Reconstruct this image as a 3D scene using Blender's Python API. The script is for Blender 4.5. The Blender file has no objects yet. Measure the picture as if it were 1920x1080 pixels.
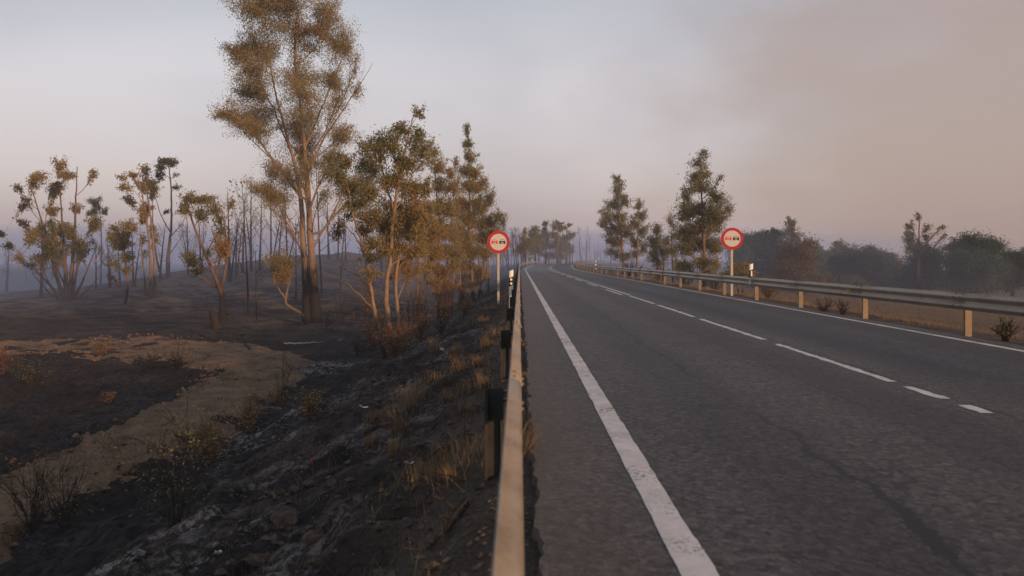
import bpy, math
import numpy as np
from mathutils import Vector

sc = bpy.context.scene
C = sc.collection
R = math.radians

# ------------------------------------------------------------------ camera
FPX, CX, CY, HC = 1383.0, 962.0, 487.0, 1.35      # focal length in photo pixels, vanishing point, eye height
cam = bpy.data.cameras.new('camera')
camo = bpy.data.objects.new('camera', cam)
C.objects.link(camo)
camo.location = (0, 0, HC)
camo.rotation_euler = (R(90), 0, 0)
cam.sensor_width = 36
cam.lens = 36 * FPX / 1920
cam.shift_x = -2 / 1920
cam.shift_y = -53 / 1920
cam.clip_start, cam.clip_end = 0.05, 3000
cam.dof.use_dof = True
cam.dof.focus_distance = 28
cam.dof.aperture_fstop = 2.4
sc.camera = camo

# ------------------------------------------------------------------ light
SUN_EL, SUN_AZ = 9.0, 138.0          # azimuth clockwise from +Y: low on the right, a little behind the camera
sd = Vector((math.sin(R(SUN_AZ)) * math.cos(R(SUN_EL)), math.cos(R(SUN_AZ)) * math.cos(R(SUN_EL)), math.sin(R(SUN_EL))))
sun = bpy.data.lights.new('sun', 'SUN')
suno = bpy.data.objects.new('sun', sun)
C.objects.link(suno)
suno.rotation_euler = sd.to_track_quat('Z', 'Y').to_euler()
sun.energy = 3.7
sun.angle = R(1.5)
sun.color = (1.0, 0.54, 0.26)

w = bpy.data.worlds.new('World')
sc.world = w
w.use_nodes = True
nt = w.node_tree
nt.nodes.clear()
def N(t, kind, **kw):
    n = t.nodes.new(kind)
    for k, v in kw.items():
        if k.startswith('i_'):
            n.inputs[k[2:].replace('_', ' ')].default_value = v
        else:
            setattr(n, k, v)
    return n
def ramp(t, stops, fac=None, interp='LINEAR'):
    n = t.nodes.new('ShaderNodeValToRGB')
    cr = n.color_ramp
    cr.interpolation = interp
    while len(cr.elements) < len(stops):
        cr.elements.new(0.5)
    for e, (p, c) in zip(cr.elements, stops):
        e.position = p
        e.color = (*c, 1) if len(c) == 3 else c
    if fac is not None:
        t.links.new(fac, n.inputs[0])
    return n
def g3(v): return (v, v, v)
def mix(t, a, b, fac, mode='MIX'):
    n = t.nodes.new('ShaderNodeMix')
    n.data_type = 'RGBA'
    n.blend_type = mode
    for sock, v in ((n.inputs[0], fac), (n.inputs[6], a), (n.inputs[7], b)):
        if hasattr(v, 'is_linked'):
            t.links.new(v, sock)
        elif isinstance(v, (int, float)):
            sock.default_value = v
        else:
            sock.default_value = (*v, 1)
    return n.outputs[2]
def mth(t, op, a, b=None, c=None, clamp=False):
    n = t.nodes.new('ShaderNodeMath')
    n.operation = op
    n.use_clamp = clamp
    for sock, v in zip(n.inputs, (a, b, c)):
        if v is None: continue
        if hasattr(v, 'is_linked'): t.links.new(v, sock)
        else: sock.default_value = v
    return n.outputs[0]

sky = N(nt, 'ShaderNodeTexSky', sky_type='NISHITA', sun_disc=False, sun_elevation=R(SUN_EL), sun_rotation=R(SUN_AZ), dust_density=4.0)
skyc = mix(nt, (0, 0, 0), sky.outputs[0], 0.06)
tc = N(nt, 'ShaderNodeTexCoord')
sep = N(nt, 'ShaderNodeSeparateXYZ')
nt.links.new(tc.outputs['Generated'], sep.inputs[0])
# the smoke veil: pinkish low down, blue grey higher up, soft billows
veil = ramp(nt, [(0.0, (0.46, 0.375, 0.39)), (0.10, (0.53, 0.445, 0.455)), (0.23, (0.57, 0.52, 0.53)), (0.36, (0.385, 0.392, 0.425)), (0.75, (0.25, 0.27, 0.31))], sep.outputs[2])
mp = N(nt, 'ShaderNodeMapping')
mp.inputs['Scale'].default_value = (1.6, 1.6, 3.4)
mp.inputs['Location'].default_value = (0.35, 0.1, 0.2)
nt.links.new(tc.outputs['Generated'], mp.inputs[0])
nz = N(nt, 'ShaderNodeTexNoise', i_Scale=1.3, i_Detail=3.5, i_Roughness=0.45, i_Distortion=0.2)
nt.links.new(mp.outputs[0], nz.inputs['Vector'])
bil = ramp(nt, [(0.32, (0.86, 0.86, 0.875)), (0.68, (1.13, 1.12, 1.11))], nz.outputs[0], 'EASE')
veil2 = mix(nt, veil.outputs[0], bil.outputs[0], 1.0, 'MULTIPLY')
# brown smoke plume drifting over the east (right) side
dp = N(nt, 'ShaderNodeVectorMath', operation='DOT_PRODUCT')
pd = Vector((0.60, 0.80, 0.24)).normalized()
dp.inputs[1].default_value = pd
nt.links.new(tc.outputs['Generated'], dp.inputs[0])
nz2 = N(nt, 'ShaderNodeTexNoise', i_Scale=2.4, i_Detail=6.0, i_Roughness=0.5)
nt.links.new(mp.outputs[0], nz2.inputs['Vector'])
pf = mth(nt, 'ADD', dp.outputs['Value'], mth(nt, 'MULTIPLY', mth(nt, 'SUBTRACT', nz2.outputs[0], 0.5), 0.24))
plume = ramp(nt, [(0.865, g3(0)), (0.995, g3(1))], pf, 'EASE')
veil3 = mix(nt, veil2, (0.39, 0.272, 0.225), mth(nt, 'MULTIPLY', plume.outputs[0], 0.9))
tot = mix(nt, veil3, skyc, 1.0, 'ADD')
bg = N(nt, 'ShaderNodeBackground')
bg.inputs['Strength'].default_value = 0.96
nt.links.new(tot, bg.inputs[0])
wo = N(nt, 'ShaderNodeOutputWorld')
nt.links.new(bg.outputs[0], wo.inputs[0])

vs = sc.view_settings
vs.view_transform = 'Standard'
vs.look = 'None'
vs.exposure = 0.0
vs.gamma = 1.0
vs.use_curve_mapping = False
sc.render.engine = 'CYCLES'
sc.cycles.use_denoising = True
sc.cycles.max_bounces = 5
sc.cycles.diffuse_bounces = 3
sc.cycles.volume_bounces = 1
sc.cycles.sample_clamp_indirect = 1.5
sc.cycles.caustics_reflective = False
sc.cycles.caustics_refractive = False

# ------------------------------------------------------------------ noise and geometry helpers
def _hash(ix, iy, seed):
    h = (ix.astype(np.int64) * 374761393 + iy.astype(np.int64) * 668265263 + seed * 974711) & 0x7fffffff
    h = ((h ^ (h >> 13)) * 1274126177) & 0x7fffffff
    return ((h ^ (h >> 16)) & 0xffff) / 65535.0
def vnoise(x, y, seed=0):
    x = np.asarray(x, float); y = np.asarray(y, float)
    ix, iy = np.floor(x), np.floor(y)
    fx, fy = x - ix, y - iy
    fx, fy = fx * fx * (3 - 2 * fx), fy * fy * (3 - 2 * fy)
    a = _hash(ix, iy, seed); b = _hash(ix + 1, iy, seed); c = _hash(ix, iy + 1, seed); d = _hash(ix + 1, iy + 1, seed)
    return (a * (1 - fx) + b * fx) * (1 - fy) + (c * (1 - fx) + d * fx) * fy - 0.5
def fbm(x, y, seed=0, octv=4, gain=0.5):
    s, a = 0, 1.0
    for i in range(octv):
        s = s + a * vnoise(np.asarray(x) * 2 ** i, np.asarray(y) * 2 ** i, seed + 17 * i)
        a *= gain
    return s
def sstep(a, b, x):
    t = np.clip((np.asarray(x, float) - a) / (b - a), 0, 1)
    return t * t * (3 - 2 * t)

class MB:
    """collects geometry for one mesh object"""
    def __init__(s): s.v = []; s.f = []; s.n = 0; s.at = {}
    def add(s, v, faces, **at):
        v = np.asarray(v, float).reshape(-1, 3)
        s.v.append(v)
        for f in faces: s.f.append(np.asarray(f, int) + s.n)
        for k, val in at.items():
            s.at.setdefault(k, []).append((s.n, np.broadcast_to(np.asarray(val, float), (len(v),))))
        s.n += len(v)
    def mesh(s, name, smooth=False):
        me = bpy.data.meshes.new(name)
        V = np.concatenate(s.v) if s.v else np.zeros((0, 3))
        me.vertices.add(len(V)); me.vertices.foreach_set('co', V.ravel())
        F = [f for f in s.f if f.size]
        loops = np.concatenate([f.ravel() for f in F]) if F else np.zeros(0, int)
        tot = np.concatenate([np.full(len(f), f.shape[1]) for f in F]) if F else np.zeros(0, int)
        me.loops.add(len(loops)); me.loops.foreach_set('vertex_index', loops.astype(np.int32))
        me.polygons.add(len(tot))
        st = np.concatenate([[0], np.cumsum(tot)[:-1]]) if len(tot) else tot
        me.polygons.foreach_set('loop_start', st.astype(np.int32))
        me.polygons.foreach_set('use_smooth', np.full(len(tot), bool(smooth)))
        for k, parts in s.at.items():
            a = np.zeros(len(V), np.float32)
            for i0, val in parts: a[i0:i0 + len(val)] = val
            me.attributes.new(k, 'FLOAT', 'POINT').data.foreach_set('value', a)
        me.update(calc_edges=True)
        me.validate()
        return me
    def obj(s, name, mat, parent=None, loc=None, smooth=False):
        o = bpy.data.objects.new(name, s.mesh(name, smooth))
        o.data.materials.append(mat)
        C.objects.link(o)
        if parent is not None: o.parent = parent
        if loc is not None: o.location = loc
        return o
def tag(o, label=None, cat=None, group=None, kind=None):
    for k, v in (('label', label), ('category', cat), ('group', group), ('kind', kind)):
        if v: o[k] = v
    return o
def thing(name, label, cat, loc, group=None, rz=0):
    o = bpy.data.objects.new(name, None)
    o.empty_display_size = 0.2
    C.objects.link(o)
    o.location = loc; o.rotation_euler = (0, 0, rz)
    return tag(o, label, cat, group)
def copy_thing(src, loc, rz, scale, label=None, group=None):
    r = src.copy(); C.objects.link(r)
    r.location = loc; r.rotation_euler = (0, 0, rz); r.scale = scale
    if label: r['label'] = label
    if group: r['group'] = group
    for ch in src.children:
        c = ch.copy(); C.objects.link(c); c.parent = r
    return r
def grid_faces(nu, nv):
    i = np.arange(nu * nv).reshape(nu, nv)
    return np.stack([i[:-1, :-1], i[1:, :-1], i[1:, 1:], i[:-1, 1:]], -1).reshape(-1, 4)
def tube(mb, pts, rad, sides=6, cap=True, **at):
    P = np.asarray(pts, float); rad = np.broadcast_to(np.asarray(rad, float), (len(P),))
    T = np.gradient(P, axis=0)
    T /= np.linalg.norm(T, axis=1)[:, None] + 1e-9
    m = P[-1] - P[0]
    ref = np.array([0, 0, 1.0]) if abs(m[2]) < 0.7 * np.linalg.norm(m) else np.array([0.3, 1.0, 0])
    A = np.cross(T, ref); A /= np.linalg.norm(A, axis=1)[:, None] + 1e-9
    B = np.cross(T, A)
    th = np.linspace(0, 2 * np.pi, sides, endpoint=False)
    V = P[:, None] + rad[:, None, None] * (np.cos(th)[None, :, None] * A[:, None] + np.sin(th)[None, :, None] * B[:, None])
    n = len(P)
    i = np.arange(n * sides).reshape(n, sides)
    j = np.roll(i, -1, axis=1)
    F = [np.stack([i[:-1], j[:-1], j[1:], i[1:]], -1).reshape(-1, 4)]
    if cap: F.append(i[-1][None, :])
    mb.add(V, F, **{k: np.repeat(np.broadcast_to(v, (n,)), sides) for k, v in at.items()})
def box(mb, c, s, rot=None):
    c = np.asarray(c, float); s = np.asarray(s, float) / 2
    v = np.array([[x, y, z] for x in (-1, 1) for y in (-1, 1) for z in (-1, 1)], float) * s
    if rot is not None: v = v @ np.asarray(rot).T
    mb.add(v + c, [[[0, 1, 3, 2], [4, 6, 7, 5], [0, 4, 5, 1], [2, 3, 7, 6], [0, 2, 6, 4], [1, 5, 7, 3]]])
def prism(mb, poly, depth, fr):
    """poly (n,2) in the plane x,z; extruded along y by depth; fr maps local (n,3) to final"""
    p = np.asarray(poly, float); n = len(p)
    a = np.c_[p[:, 0], np.zeros(n), p[:, 1]]; b = a + [0, depth, 0]
    v = fr(np.r_[a, b])
    i = np.arange(n); j = (i + 1) % n
    mb.add(v, [np.arange(n)[None, :], np.arange(n, 2 * n)[::-1][None, :], np.stack([i, i + n, j + n, j], -1)])
def smooth_path(pts, n):
    """Catmull-Rom through the points"""
    P = np.asarray(pts, float)
    if len(P) < 3: return P[0] + np.linspace(0, 1, n)[:, None] * (P[-1] - P[0])
    Q = np.vstack([2 * P[0] - P[1], P, 2 * P[-1] - P[-2]])
    out = []
    for t in np.linspace(0, len(P) - 1 - 1e-6, n):
        k = int(t); f = t - k
        a, b, c, d = Q[k:k + 4]
        out.append(0.5 * (2 * b + (c - a) * f + (2 * a - 5 * b + 4 * c - d) * f * f + (3 * b - a - 3 * c + d) * f ** 3))
    return np.array(out)

# ------------------------------------------------------------------ road alignment and terrain
HEAD, S0, RAD, XC0 = 0.0088, 92.0, 400.0, 4.12
ca, sa = math.cos(HEAD), math.sin(HEAD)
def road_z(s): return 0.42 * sstep(86, 140, s)
def road_pt(s, t):
    s = np.asarray(s, float); t = np.asarray(t, float)
    a = np.where(s > S0, (s - S0) / RAD, 0)
    xl = np.where(s > S0, RAD - (RAD - t) * np.cos(a), t)
    yl = np.where(s > S0, S0 + (RAD - t) * np.sin(a), s)
    return XC0 + xl * ca + yl * sa, -xl * sa + yl * ca
def road_st(x, y):
    x = np.asarray(x, float) - XC0; y = np.asarray(y, float)
    xl = x * ca - y * sa; yl = x * sa + y * ca
    dx, dy = RAD - xl, yl - S0
    r = np.hypot(dx, np.maximum(dy, 0))
    far = dy > 0
    a = np.arctan2(np.maximum(dy, 0), np.where(np.abs(dx) < 1, 1, dx))
    return np.where(far, S0 + RAD * a, yl), np.where(far, RAD - r, xl)
CRX = np.array([-200, -66, -60, -52, -47, -42.7, -37, -30, -22, -18, -14, -8, 0, 40.])
CRZ = np.array([-3.2, -2.8, -2.5, -2.1, -1.6, -0.9, 0.45, 1.45, 2.2, 1.9, 0.6, -0.6, -0.9, -0.9])
def terrain(x, y, detail=True):
    x = np.asarray(x, float); y = np.asarray(y, float)
    s, t = road_st(x, y)
    rz = road_z(s)
    # left: embankment, valley floor, hill
    floor = -2.6 + 2.0 * sstep(55, 130, y)
    zc = np.interp(x, CRX, CRZ)
    hill = floor + (zc - floor) * sstep(38, 95, y) * sstep(-5, -14, x)
    back = sstep(100, 170, y)
    hill = hill * (1 - back) + back * (-0.9 + 0.6 * sstep(-50, 0, x))
    u = np.maximum(-4.25 - t, 0)
    slope = -0.06 - u / 2.35
    zl = rz * sstep(-60, -4, t) + np.maximum(slope, hill)
    k = 0.35                     # round the toe
    h = np.clip(0.5 + 0.5 * (hill - slope) / k, 0, 1)
    zl = rz * sstep(-60, -4, t) + slope * (1 - h) + hill * h + k * h * (1 - h) * 0.6
    zr = rz - 0.05 - 2.9 * (1 - np.exp(-np.maximum(t - 4.7, 0) / 18.0))
    z = np.where(t < 0, zl, zr)
    if detail:
        off = np.clip((np.abs(t) - 4.1) / 1.2, 0, 1)
        left = (t < 0)
        z = z + off * (0.30 * fbm(x / 5.0, y / 5.0, 3, 3) * sstep(-6, -14, t) * 1.0 + np.where(left, 0.24, 0.07) * fbm(x / 0.9, y / 0.9, 7, 3))
        near = off * np.where(left, 1.0, 0.35) * sstep(45, 15, y)
        z = z + near * (0.20 * fbm(x / 0.34, y / 0.34, 11, 3, 0.6))
    inroad = sstep(4.0, 3.6, np.abs(t))
    return z - 0.25 * inroad
def g(x, y): return float(terrain(np.array([x]), np.array([y]))[0])
def at(px, py, d): return np.array([(px - CX) / FPX * d, d, HC - (py - CY) / FPX * d])
YS = np.concatenate([np.arange(1.2, 30, 0.05), np.arange(30, 220, 0.25)])
def hit(px, py):
    """the point of the ground that shows at a photo pixel"""
    x = (px - CX) / FPX * YS
    z = HC - (py - CY) / FPX * YS
    below = z <= terrain(x, YS)
    i = int(np.argmax(below)) if below.any() else len(YS) - 1
    y = YS[i]
    return np.array([x[i], y, g(x[i], y)])
def base_at(px, d):
    x = (px - CX) / FPX * d
    return np.array([x, d, g(x, d)])

# ------------------------------------------------------------------ materials
def material(name):
    m = bpy.data.materials.new(name); m.use_nodes = True
    t = m.node_tree; t.nodes.clear()
    out = t.nodes.new('ShaderNodeOutputMaterial'); b = t.nodes.new('ShaderNodeBsdfPrincipled')
    t.links.new(b.outputs[0], out.inputs[0])
    b.inputs['Specular IOR Level'].default_value = 0.12
    return m, t, b, out
def noise(t, scale, detail=4, rough=0.55, vec=None, dist=0.0):
    n = N(t, 'ShaderNodeTexNoise', i_Scale=scale, i_Detail=detail, i_Roughness=rough, i_Distortion=dist)
    if vec is not None: t.links.new(vec, n.inputs['Vector'])
    return n.outputs[0]
def bump(t, b, h, strength, dist):
    n = N(t, 'ShaderNodeBump'); n.inputs['Strength'].default_value = strength; n.inputs['Distance'].default_value = dist
    t.links.new(h, n.inputs['Height']); t.links.new(n.outputs[0], b.inputs['Normal'])
def objco(t): return N(t, 'ShaderNodeTexCoord').outputs['Object']
def attr(t, name): return N(t, 'ShaderNodeAttribute', attribute_name=name).outputs['Fac']
def simple(name, col, rough=0.6, metal=0.0, var=0.12, scale=20, bmp=0.0):
    m, t, b, o = material(name)
    co = objco(t)
    n = noise(t, scale, 5, 0.6, co)
    lo = tuple(c * (1 - var) for c in col); hi = tuple(min(1, c * (1 + var)) for c in col)
    t.links.new(ramp(t, [(0.3, lo), (0.7, hi)], n).outputs[0], b.inputs['Base Color'])
    b.inputs['Roughness'].default_value = rough; b.inputs['Metallic'].default_value = metal
    if bmp: bump(t, b, n, bmp, 0.01)
    return m

# ground: charred earth, ash, brown soil, dry grass field
m_ground, t, b, o = material('burnt_ground')
co = objco(t)
n1 = noise(t, 0.55, 6, 0.6, co, 0.6); n2 = noise(t, 6.0, 6, 0.65, co); n3 = noise(t, 0.16, 4, 0.5, co)
mpg = N(t, 'ShaderNodeMapping'); mpg.inputs['Scale'].default_value = (0.35, 1.3, 1); mpg.inputs['Rotation'].default_value = (0, 0, 0.35)
t.links.new(co, mpg.inputs[0])
n4 = noise(t, 1.2, 6, 0.65, mpg.outputs[0], 0.8)
char = ramp(t, [(0.36, (0.007, 0.007, 0.008)), (0.55, (0.020, 0.018, 0.018)), (0.75, (0.044, 0.038, 0.035))], n2).outputs[0]
soil = ramp(t, [(0.32, (0.034, 0.029, 0.026)), (0.7, (0.135, 0.110, 0.092))], n2).outputs[0]
fsoil = ramp(t, [(0.45, g3(0)), (0.60, g3(1))], mth(t, 'ADD', mth(t, 'MULTIPLY', n1, 0.45), mth(t, 'MULTIPLY', n4, 0.55))).outputs[0]
fs = mth(t, 'MULTIPLY', fsoil, attr(t, 'soil'), clamp=True)
col = mix(t, char, soil, fs)
fash = ramp(t, [(0.49, g3(0)), (0.58, g3(1))], mth(t, 'ADD', mth(t, 'MULTIPLY', noise(t, 11, 7, 0.7, co), 0.6), mth(t, 'MULTIPLY', n4, 0.4))).outputs[0]
col = mix(t, col, (0.24, 0.225, 0.225), mth(t, 'MULTIPLY', fash, attr(t, 'ash'), clamp=True))
grav = ramp(t, [(0.35, (0.040, 0.034, 0.030)), (0.55, (0.085, 0.068, 0.056)), (0.75, (0.15, 0.12, 0.10))], noise(t, 38, 3, 0.7, co)).outputs[0]
col = mix(t, col, grav, attr(t, 'gravel'))
dry = ramp(t, [(0.3, (0.055, 0.038, 0.026)), (0.5, (0.12, 0.08, 0.045)), (0.75, (0.19, 0.13, 0.075))], mth(t, 'ADD', mth(t, 'MULTIPLY', n2, 0.4), mth(t, 'MULTIPLY', n4, 0.6))).outputs[0]
col = mix(t, col, dry, attr(t, 'dry'))
t.links.new(col, b.inputs['Base Color']); b.inputs['Roughness'].default_value = 0.95
b.inputs['Specular IOR Level'].default_value = 0.15
bump(t, b, mth(t, 'ADD', noise(t, 22, 8, 0.7, co), n2), 0.8, 0.03)

m_track, t, b, o = material('sandy_earth')
co = objco(t)
n1 = noise(t, 1.2, 6, 0.6, co); n2 = noise(t, 14, 7, 0.7, co)
c1 = ramp(t, [(0.36, (0.030, 0.022, 0.018)), (0.45, (0.12, 0.081, 0.055)), (0.57, (0.205, 0.142, 0.096)), (0.7, (0.27, 0.195, 0.135))], mth(t, 'ADD', mth(t, 'MULTIPLY', n1, 0.5), mth(t, 'MULTIPLY', n2, 0.5))).outputs[0]
t.links.new(c1, b.inputs['Base Color']); b.inputs['Roughness'].default_value = 0.95; b.inputs['Specular IOR Level'].default_value = 0.1
bump(t, b, n2, 0.9, 0.06)

def asphalt_nodes(t):
    uv = N(t, 'ShaderNodeUVMap').outputs[0]
    sp = N(t, 'ShaderNodeSeparateXYZ'); t.links.new(uv, sp.inputs[0])
    u, v = sp.outputs[0], sp.outputs[1]
    sx = N(t, 'ShaderNodeMapping'); sx.inputs['Scale'].default_value = (0.45, 0.06, 1); t.links.new(uv, sx.inputs[0])
    big = noise(t, 1.6, 5, 0.6, sx.outputs[0], 0.5)
    grain = mth(t, 'ADD', mth(t, 'MULTIPLY', noise(t, 60, 3, 0.75, uv), 0.45), mth(t, 'MULTIPLY', noise(t, 17, 4, 0.75, uv), 0.55))
    pebble = N(t, 'ShaderNodeTexVoronoi', i_Scale=45.0); t.links.new(uv, pebble.inputs['Vector'])
    blotch = noise(t, 1.4, 6, 0.62, uv)
    cell = N(t, 'ShaderNodeTexVoronoi', i_Scale=30.0, i_Randomness=1.0); t.links.new(uv, cell.inputs['Vector'])
    cs = N(t, 'ShaderNodeSeparateColor'); t.links.new(cell.outputs['Color'], cs.inputs[0])
    coarse = noise(t, 13, 6, 0.8, uv)
    tone = mth(t, 'ADD', mth(t, 'MULTIPLY', cs.outputs[0], 0.30), mth(t, 'ADD', mth(t, 'MULTIPLY', grain, 0.45), mth(t, 'MULTIPLY', coarse, 0.52)))
    base = ramp(t, [(0.46, (0.010, 0.009, 0.011)), (0.60, (0.031, 0.030, 0.033)), (0.72, (0.047, 0.0455, 0.048)), (0.86, (0.090, 0.087, 0.086))], tone).outputs[0]
    base = mix(t, base, ramp(t, [(0.35, g3(0.75)), (0.65, g3(1.3))], mth(t, 'ADD', mth(t, 'MULTIPLY', big, 0.5), mth(t, 'MULTIPLY', blotch, 0.5))).outputs[0], 1.0, 'MULTIPLY')
    # polished, darker wheel tracks
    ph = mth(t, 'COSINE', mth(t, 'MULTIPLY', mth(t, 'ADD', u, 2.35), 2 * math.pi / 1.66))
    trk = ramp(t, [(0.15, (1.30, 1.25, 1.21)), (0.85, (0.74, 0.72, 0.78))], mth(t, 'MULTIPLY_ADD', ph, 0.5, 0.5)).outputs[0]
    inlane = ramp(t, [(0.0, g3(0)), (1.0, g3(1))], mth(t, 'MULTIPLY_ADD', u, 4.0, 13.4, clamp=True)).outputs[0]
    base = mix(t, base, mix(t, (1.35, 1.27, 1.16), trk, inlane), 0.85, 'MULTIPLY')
    speck = ramp(t, [(0.0, g3(1)), (0.35, g3(0))], pebble.outputs['Distance']).outputs[0]
    sepc = N(t, 'ShaderNodeSeparateColor'); t.links.new(pebble.outputs['Color'], sepc.inputs[0])
    pick = ramp(t, [(0.80, g3(0)), (0.9, g3(0.7))], sepc.outputs[0])
    base = mix(t, base, (0.20, 0.19, 0.175), mth(t, 'MULTIPLY', speck, pick.outputs[0]))
    return uv, u, v, base, grain
def crack(t, uv, v, u, u0, amp, wid, sc_, seed):
    m1 = N(t, 'ShaderNodeCombineXYZ'); t.links.new(mth(t, 'MULTIPLY', v, sc_), m1.inputs[1]); m1.inputs[0].default_value = seed
    o1 = noise(t, 1.0, 8, 0.62, m1.outputs[0])
    dist = mth(t, 'ABSOLUTE', mth(t, 'SUBTRACT', u, mth(t, 'MULTIPLY_ADD', mth(t, 'SUBTRACT', o1, 0.5), amp, u0)))
    m2 = N(t, 'ShaderNodeCombineXYZ'); t.links.new(mth(t, 'MULTIPLY', v, 0.9), m2.inputs[1]); m2.inputs[0].default_value = seed + 7
    wv = mth(t, 'MULTIPLY', ramp(t, [(0.40, g3(0.0)), (0.68, g3(1))], noise(t, 1.0, 4, 0.6, m2.outputs[0])).outputs[0], wid)
    rag = mth(t, 'MULTIPLY', mth(t, 'SUBTRACT', noise(t, 24, 4, 0.6, uv), 0.5), wid * 2.6)
    return mth(t, 'LESS_THAN', mth(t, 'ADD', dist, rag), wv)

m_road, t, b, o = material('asphalt')
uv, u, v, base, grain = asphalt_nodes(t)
ck = mth(t, 'MAXIMUM', crack(t, uv, v, u, -2.1, 0.75, 0.055, 0.55, 1.3), crack(t, uv, v, u, -0.95, 0.45, 0.02, 0.6, 5.1))
ck = mth(t, 'MAXIMUM', ck, crack(t, uv, v, u, 1.15, 0.9, 0.022, 0.6, 9.4))
ck = mth(t, 'MAXIMUM', ck, crack(t, uv, v, u, 0.12, 0.25, 0.035, 0.7, 12.2))
vor = N(t, 'ShaderNodeTexVoronoi', feature='DISTANCE_TO_EDGE', i_Scale=1.7)
wob = N(t, 'ShaderNodeTexNoise', i_Scale=4.0, i_Detail=4.0); t.links.new(uv, wob.inputs['Vector'])
vm = N(t, 'ShaderNodeMix', data_type='RGBA', blend_type='ADD'); vm.inputs[0].default_value = 0.35
t.links.new(uv, vm.inputs[6]); t.links.new(wob.outputs['Color'], vm.inputs[7]); t.links.new(vm.outputs[2], vor.inputs['Vector'])
amask = ramp(t, [(0.46, g3(0)), (0.60, g3(1))], noise(t, 0.55, 3, 0.5, uv)).outputs[0]
alli = mth(t, 'MULTIPLY', mth(t, 'LESS_THAN', vor.outputs['Distance'], 0.014), amask)
ck = mth(t, 'MAXIMUM', ck, mth(t, 'MULTIPLY', alli, 0.75))
# pits where the aggregate has come out
pit = ramp(t, [(0.57, g3(0)), (0.63, g3(1))], noise(t, 10, 5, 0.66, uv)).outputs[0]
pit = mth(t, 'MULTIPLY', pit, ramp(t, [(0.40, g3(0)), (0.60, g3(1))], noise(t, 0.7, 3, 0.5, uv)).outputs[0])
dark = mth(t, 'MAXIMUM', ck, mth(t, 'MULTIPLY', pit, 0.6))
colr = mix(t, base, (0.006, 0.006, 0.007), mth(t, 'MULTIPLY', dark, 0.95))
# dusty shoulder
dust = ramp(t, [(0.0, g3(0)), (1.0, g3(1))], mth(t, 'MULTIPLY_ADD', u, -1.6, -5.3, clamp=True)).outputs[0]
dust2 = mth(t, 'MULTIPLY_ADD', u, 1.6, -5.6, clamp=True)
colr = mix(t, colr, (0.115, 0.092, 0.077), mth(t, 'MULTIPLY', mth(t, 'MAXIMUM', dust, dust2), mth(t, 'MULTIPLY', grain, 0.8)))
t.links.new(colr, b.inputs['Base Color'])
b.inputs['Roughness'].default_value = 0.62; b.inputs['Specular IOR Level'].default_value = 0.4
bump(t, b, mth(t, 'SUBTRACT', mth(t, 'ADD', grain, mth(t, 'MULTIPLY', noise(t, 9, 5, 0.6, uv), 0.5)), mth(t, 'MULTIPLY', dark, 1.2)), 0.75, 0.012)

m_paint, t, b, o = material('worn_road_paint')
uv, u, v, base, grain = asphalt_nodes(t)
wear = ramp(t, [(0.53, g3(0)), (0.62, g3(1))], mth(t, 'ADD', mth(t, 'MULTIPLY', noise(t, 30, 5, 0.7, uv), 0.6), mth(t, 'MULTIPLY', noise(t, 2.2, 4, 0.6, uv), 0.4))).outputs[0]
wh = ramp(t, [(0.3, (0.46, 0.455, 0.47)), (0.7, (0.64, 0.635, 0.645))], noise(t, 5, 5, 0.6, uv)).outputs[0]
t.links.new(mix(t, wh, base, wear), b.inputs['Base Color']); b.inputs['Roughness'].default_value = 0.7
bump(t, b, grain, 0.4, 0.006)

m_steel, t, b, o = material('galvanised_steel')
co = objco(t)
n1 = noise(t, 3, 6, 0.65, co); n2 = noise(t, 40, 4, 0.6, co)
t.links.new(ramp(t, [(0.34, (0.18, 0.145, 0.11)), (0.47, (0.31, 0.26, 0.205)), (0.66, (0.40, 0.345, 0.275))], mth(t, 'ADD', mth(t, 'MULTIPLY', n1, 0.6), mth(t, 'MULTIPLY', n2, 0.4))).outputs[0], b.inputs['Base Color'])
t.links.new(ramp(t, [(0.3, g3(0.34)), (0.7, g3(0.55))], n1).outputs[0], b.inputs['Roughness'])
b.inputs['Metallic'].default_value = 0.45; b.inputs['Specular IOR Level'].default_value = 0.5
bump(t, b, n2, 0.08, 0.004)
m_post, t, b, o = material('weathered_post_steel')
co = objco(t)
n1 = noise(t, 4, 6, 0.65, co)
t.links.new(ramp(t, [(0.3, (0.14, 0.115, 0.09)), (0.7, (0.24, 0.195, 0.15))], n1).outputs[0], b.inputs['Base Color'])
b.inputs['Roughness'].default_value = 0.6; b.inputs['Metallic'].default_value = 0.35

m_postshade = simple('shaded_post_steel', (0.042, 0.043, 0.042), 0.9, 0.0, 0.35, 6)  # left guardrail posts: their shade is put into a darker steel colour
m_red = simple('sign_red', (0.37, 0.030, 0.030), 0.7, 0, 0.02, 6)
m_white = simple('sign_white', (0.50, 0.50, 0.515), 0.7, 0, 0.02, 6)
m_black = simple('sign_black', (0.016, 0.016, 0.018), 0.5, 0, 0.1, 6)
m_carred = simple('symbol_red', (0.55, 0.06, 0.04), 0.45, 0, 0.08, 6)
m_plastic = simple('white_plastic', (0.78, 0.77, 0.75), 0.5, 0, 0.06, 8)
m_reflect = simple('reflector_amber', (0.62, 0.45, 0.12), 0.3, 0, 0.1, 30)
m_clear = simple('reflector_clear', (0.72, 0.70, 0.62), 0.2, 0, 0.05, 30)
m_pole = simple('pole_steel', (0.40, 0.385, 0.35), 0.55, 0.3, 0.1, 5)
m_band = simple('pole_repair_tape', (0.24, 0.28, 0.28), 0.55, 0.2, 0.1, 5)
m_chev = simple('chevron_pale_blue', (0.34, 0.40, 0.47), 0.6, 0, 0.05, 5)
m_blue = simple('chevron_panel_blue', (0.05, 0.09, 0.17), 0.5, 0, 0.1, 5)
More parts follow.
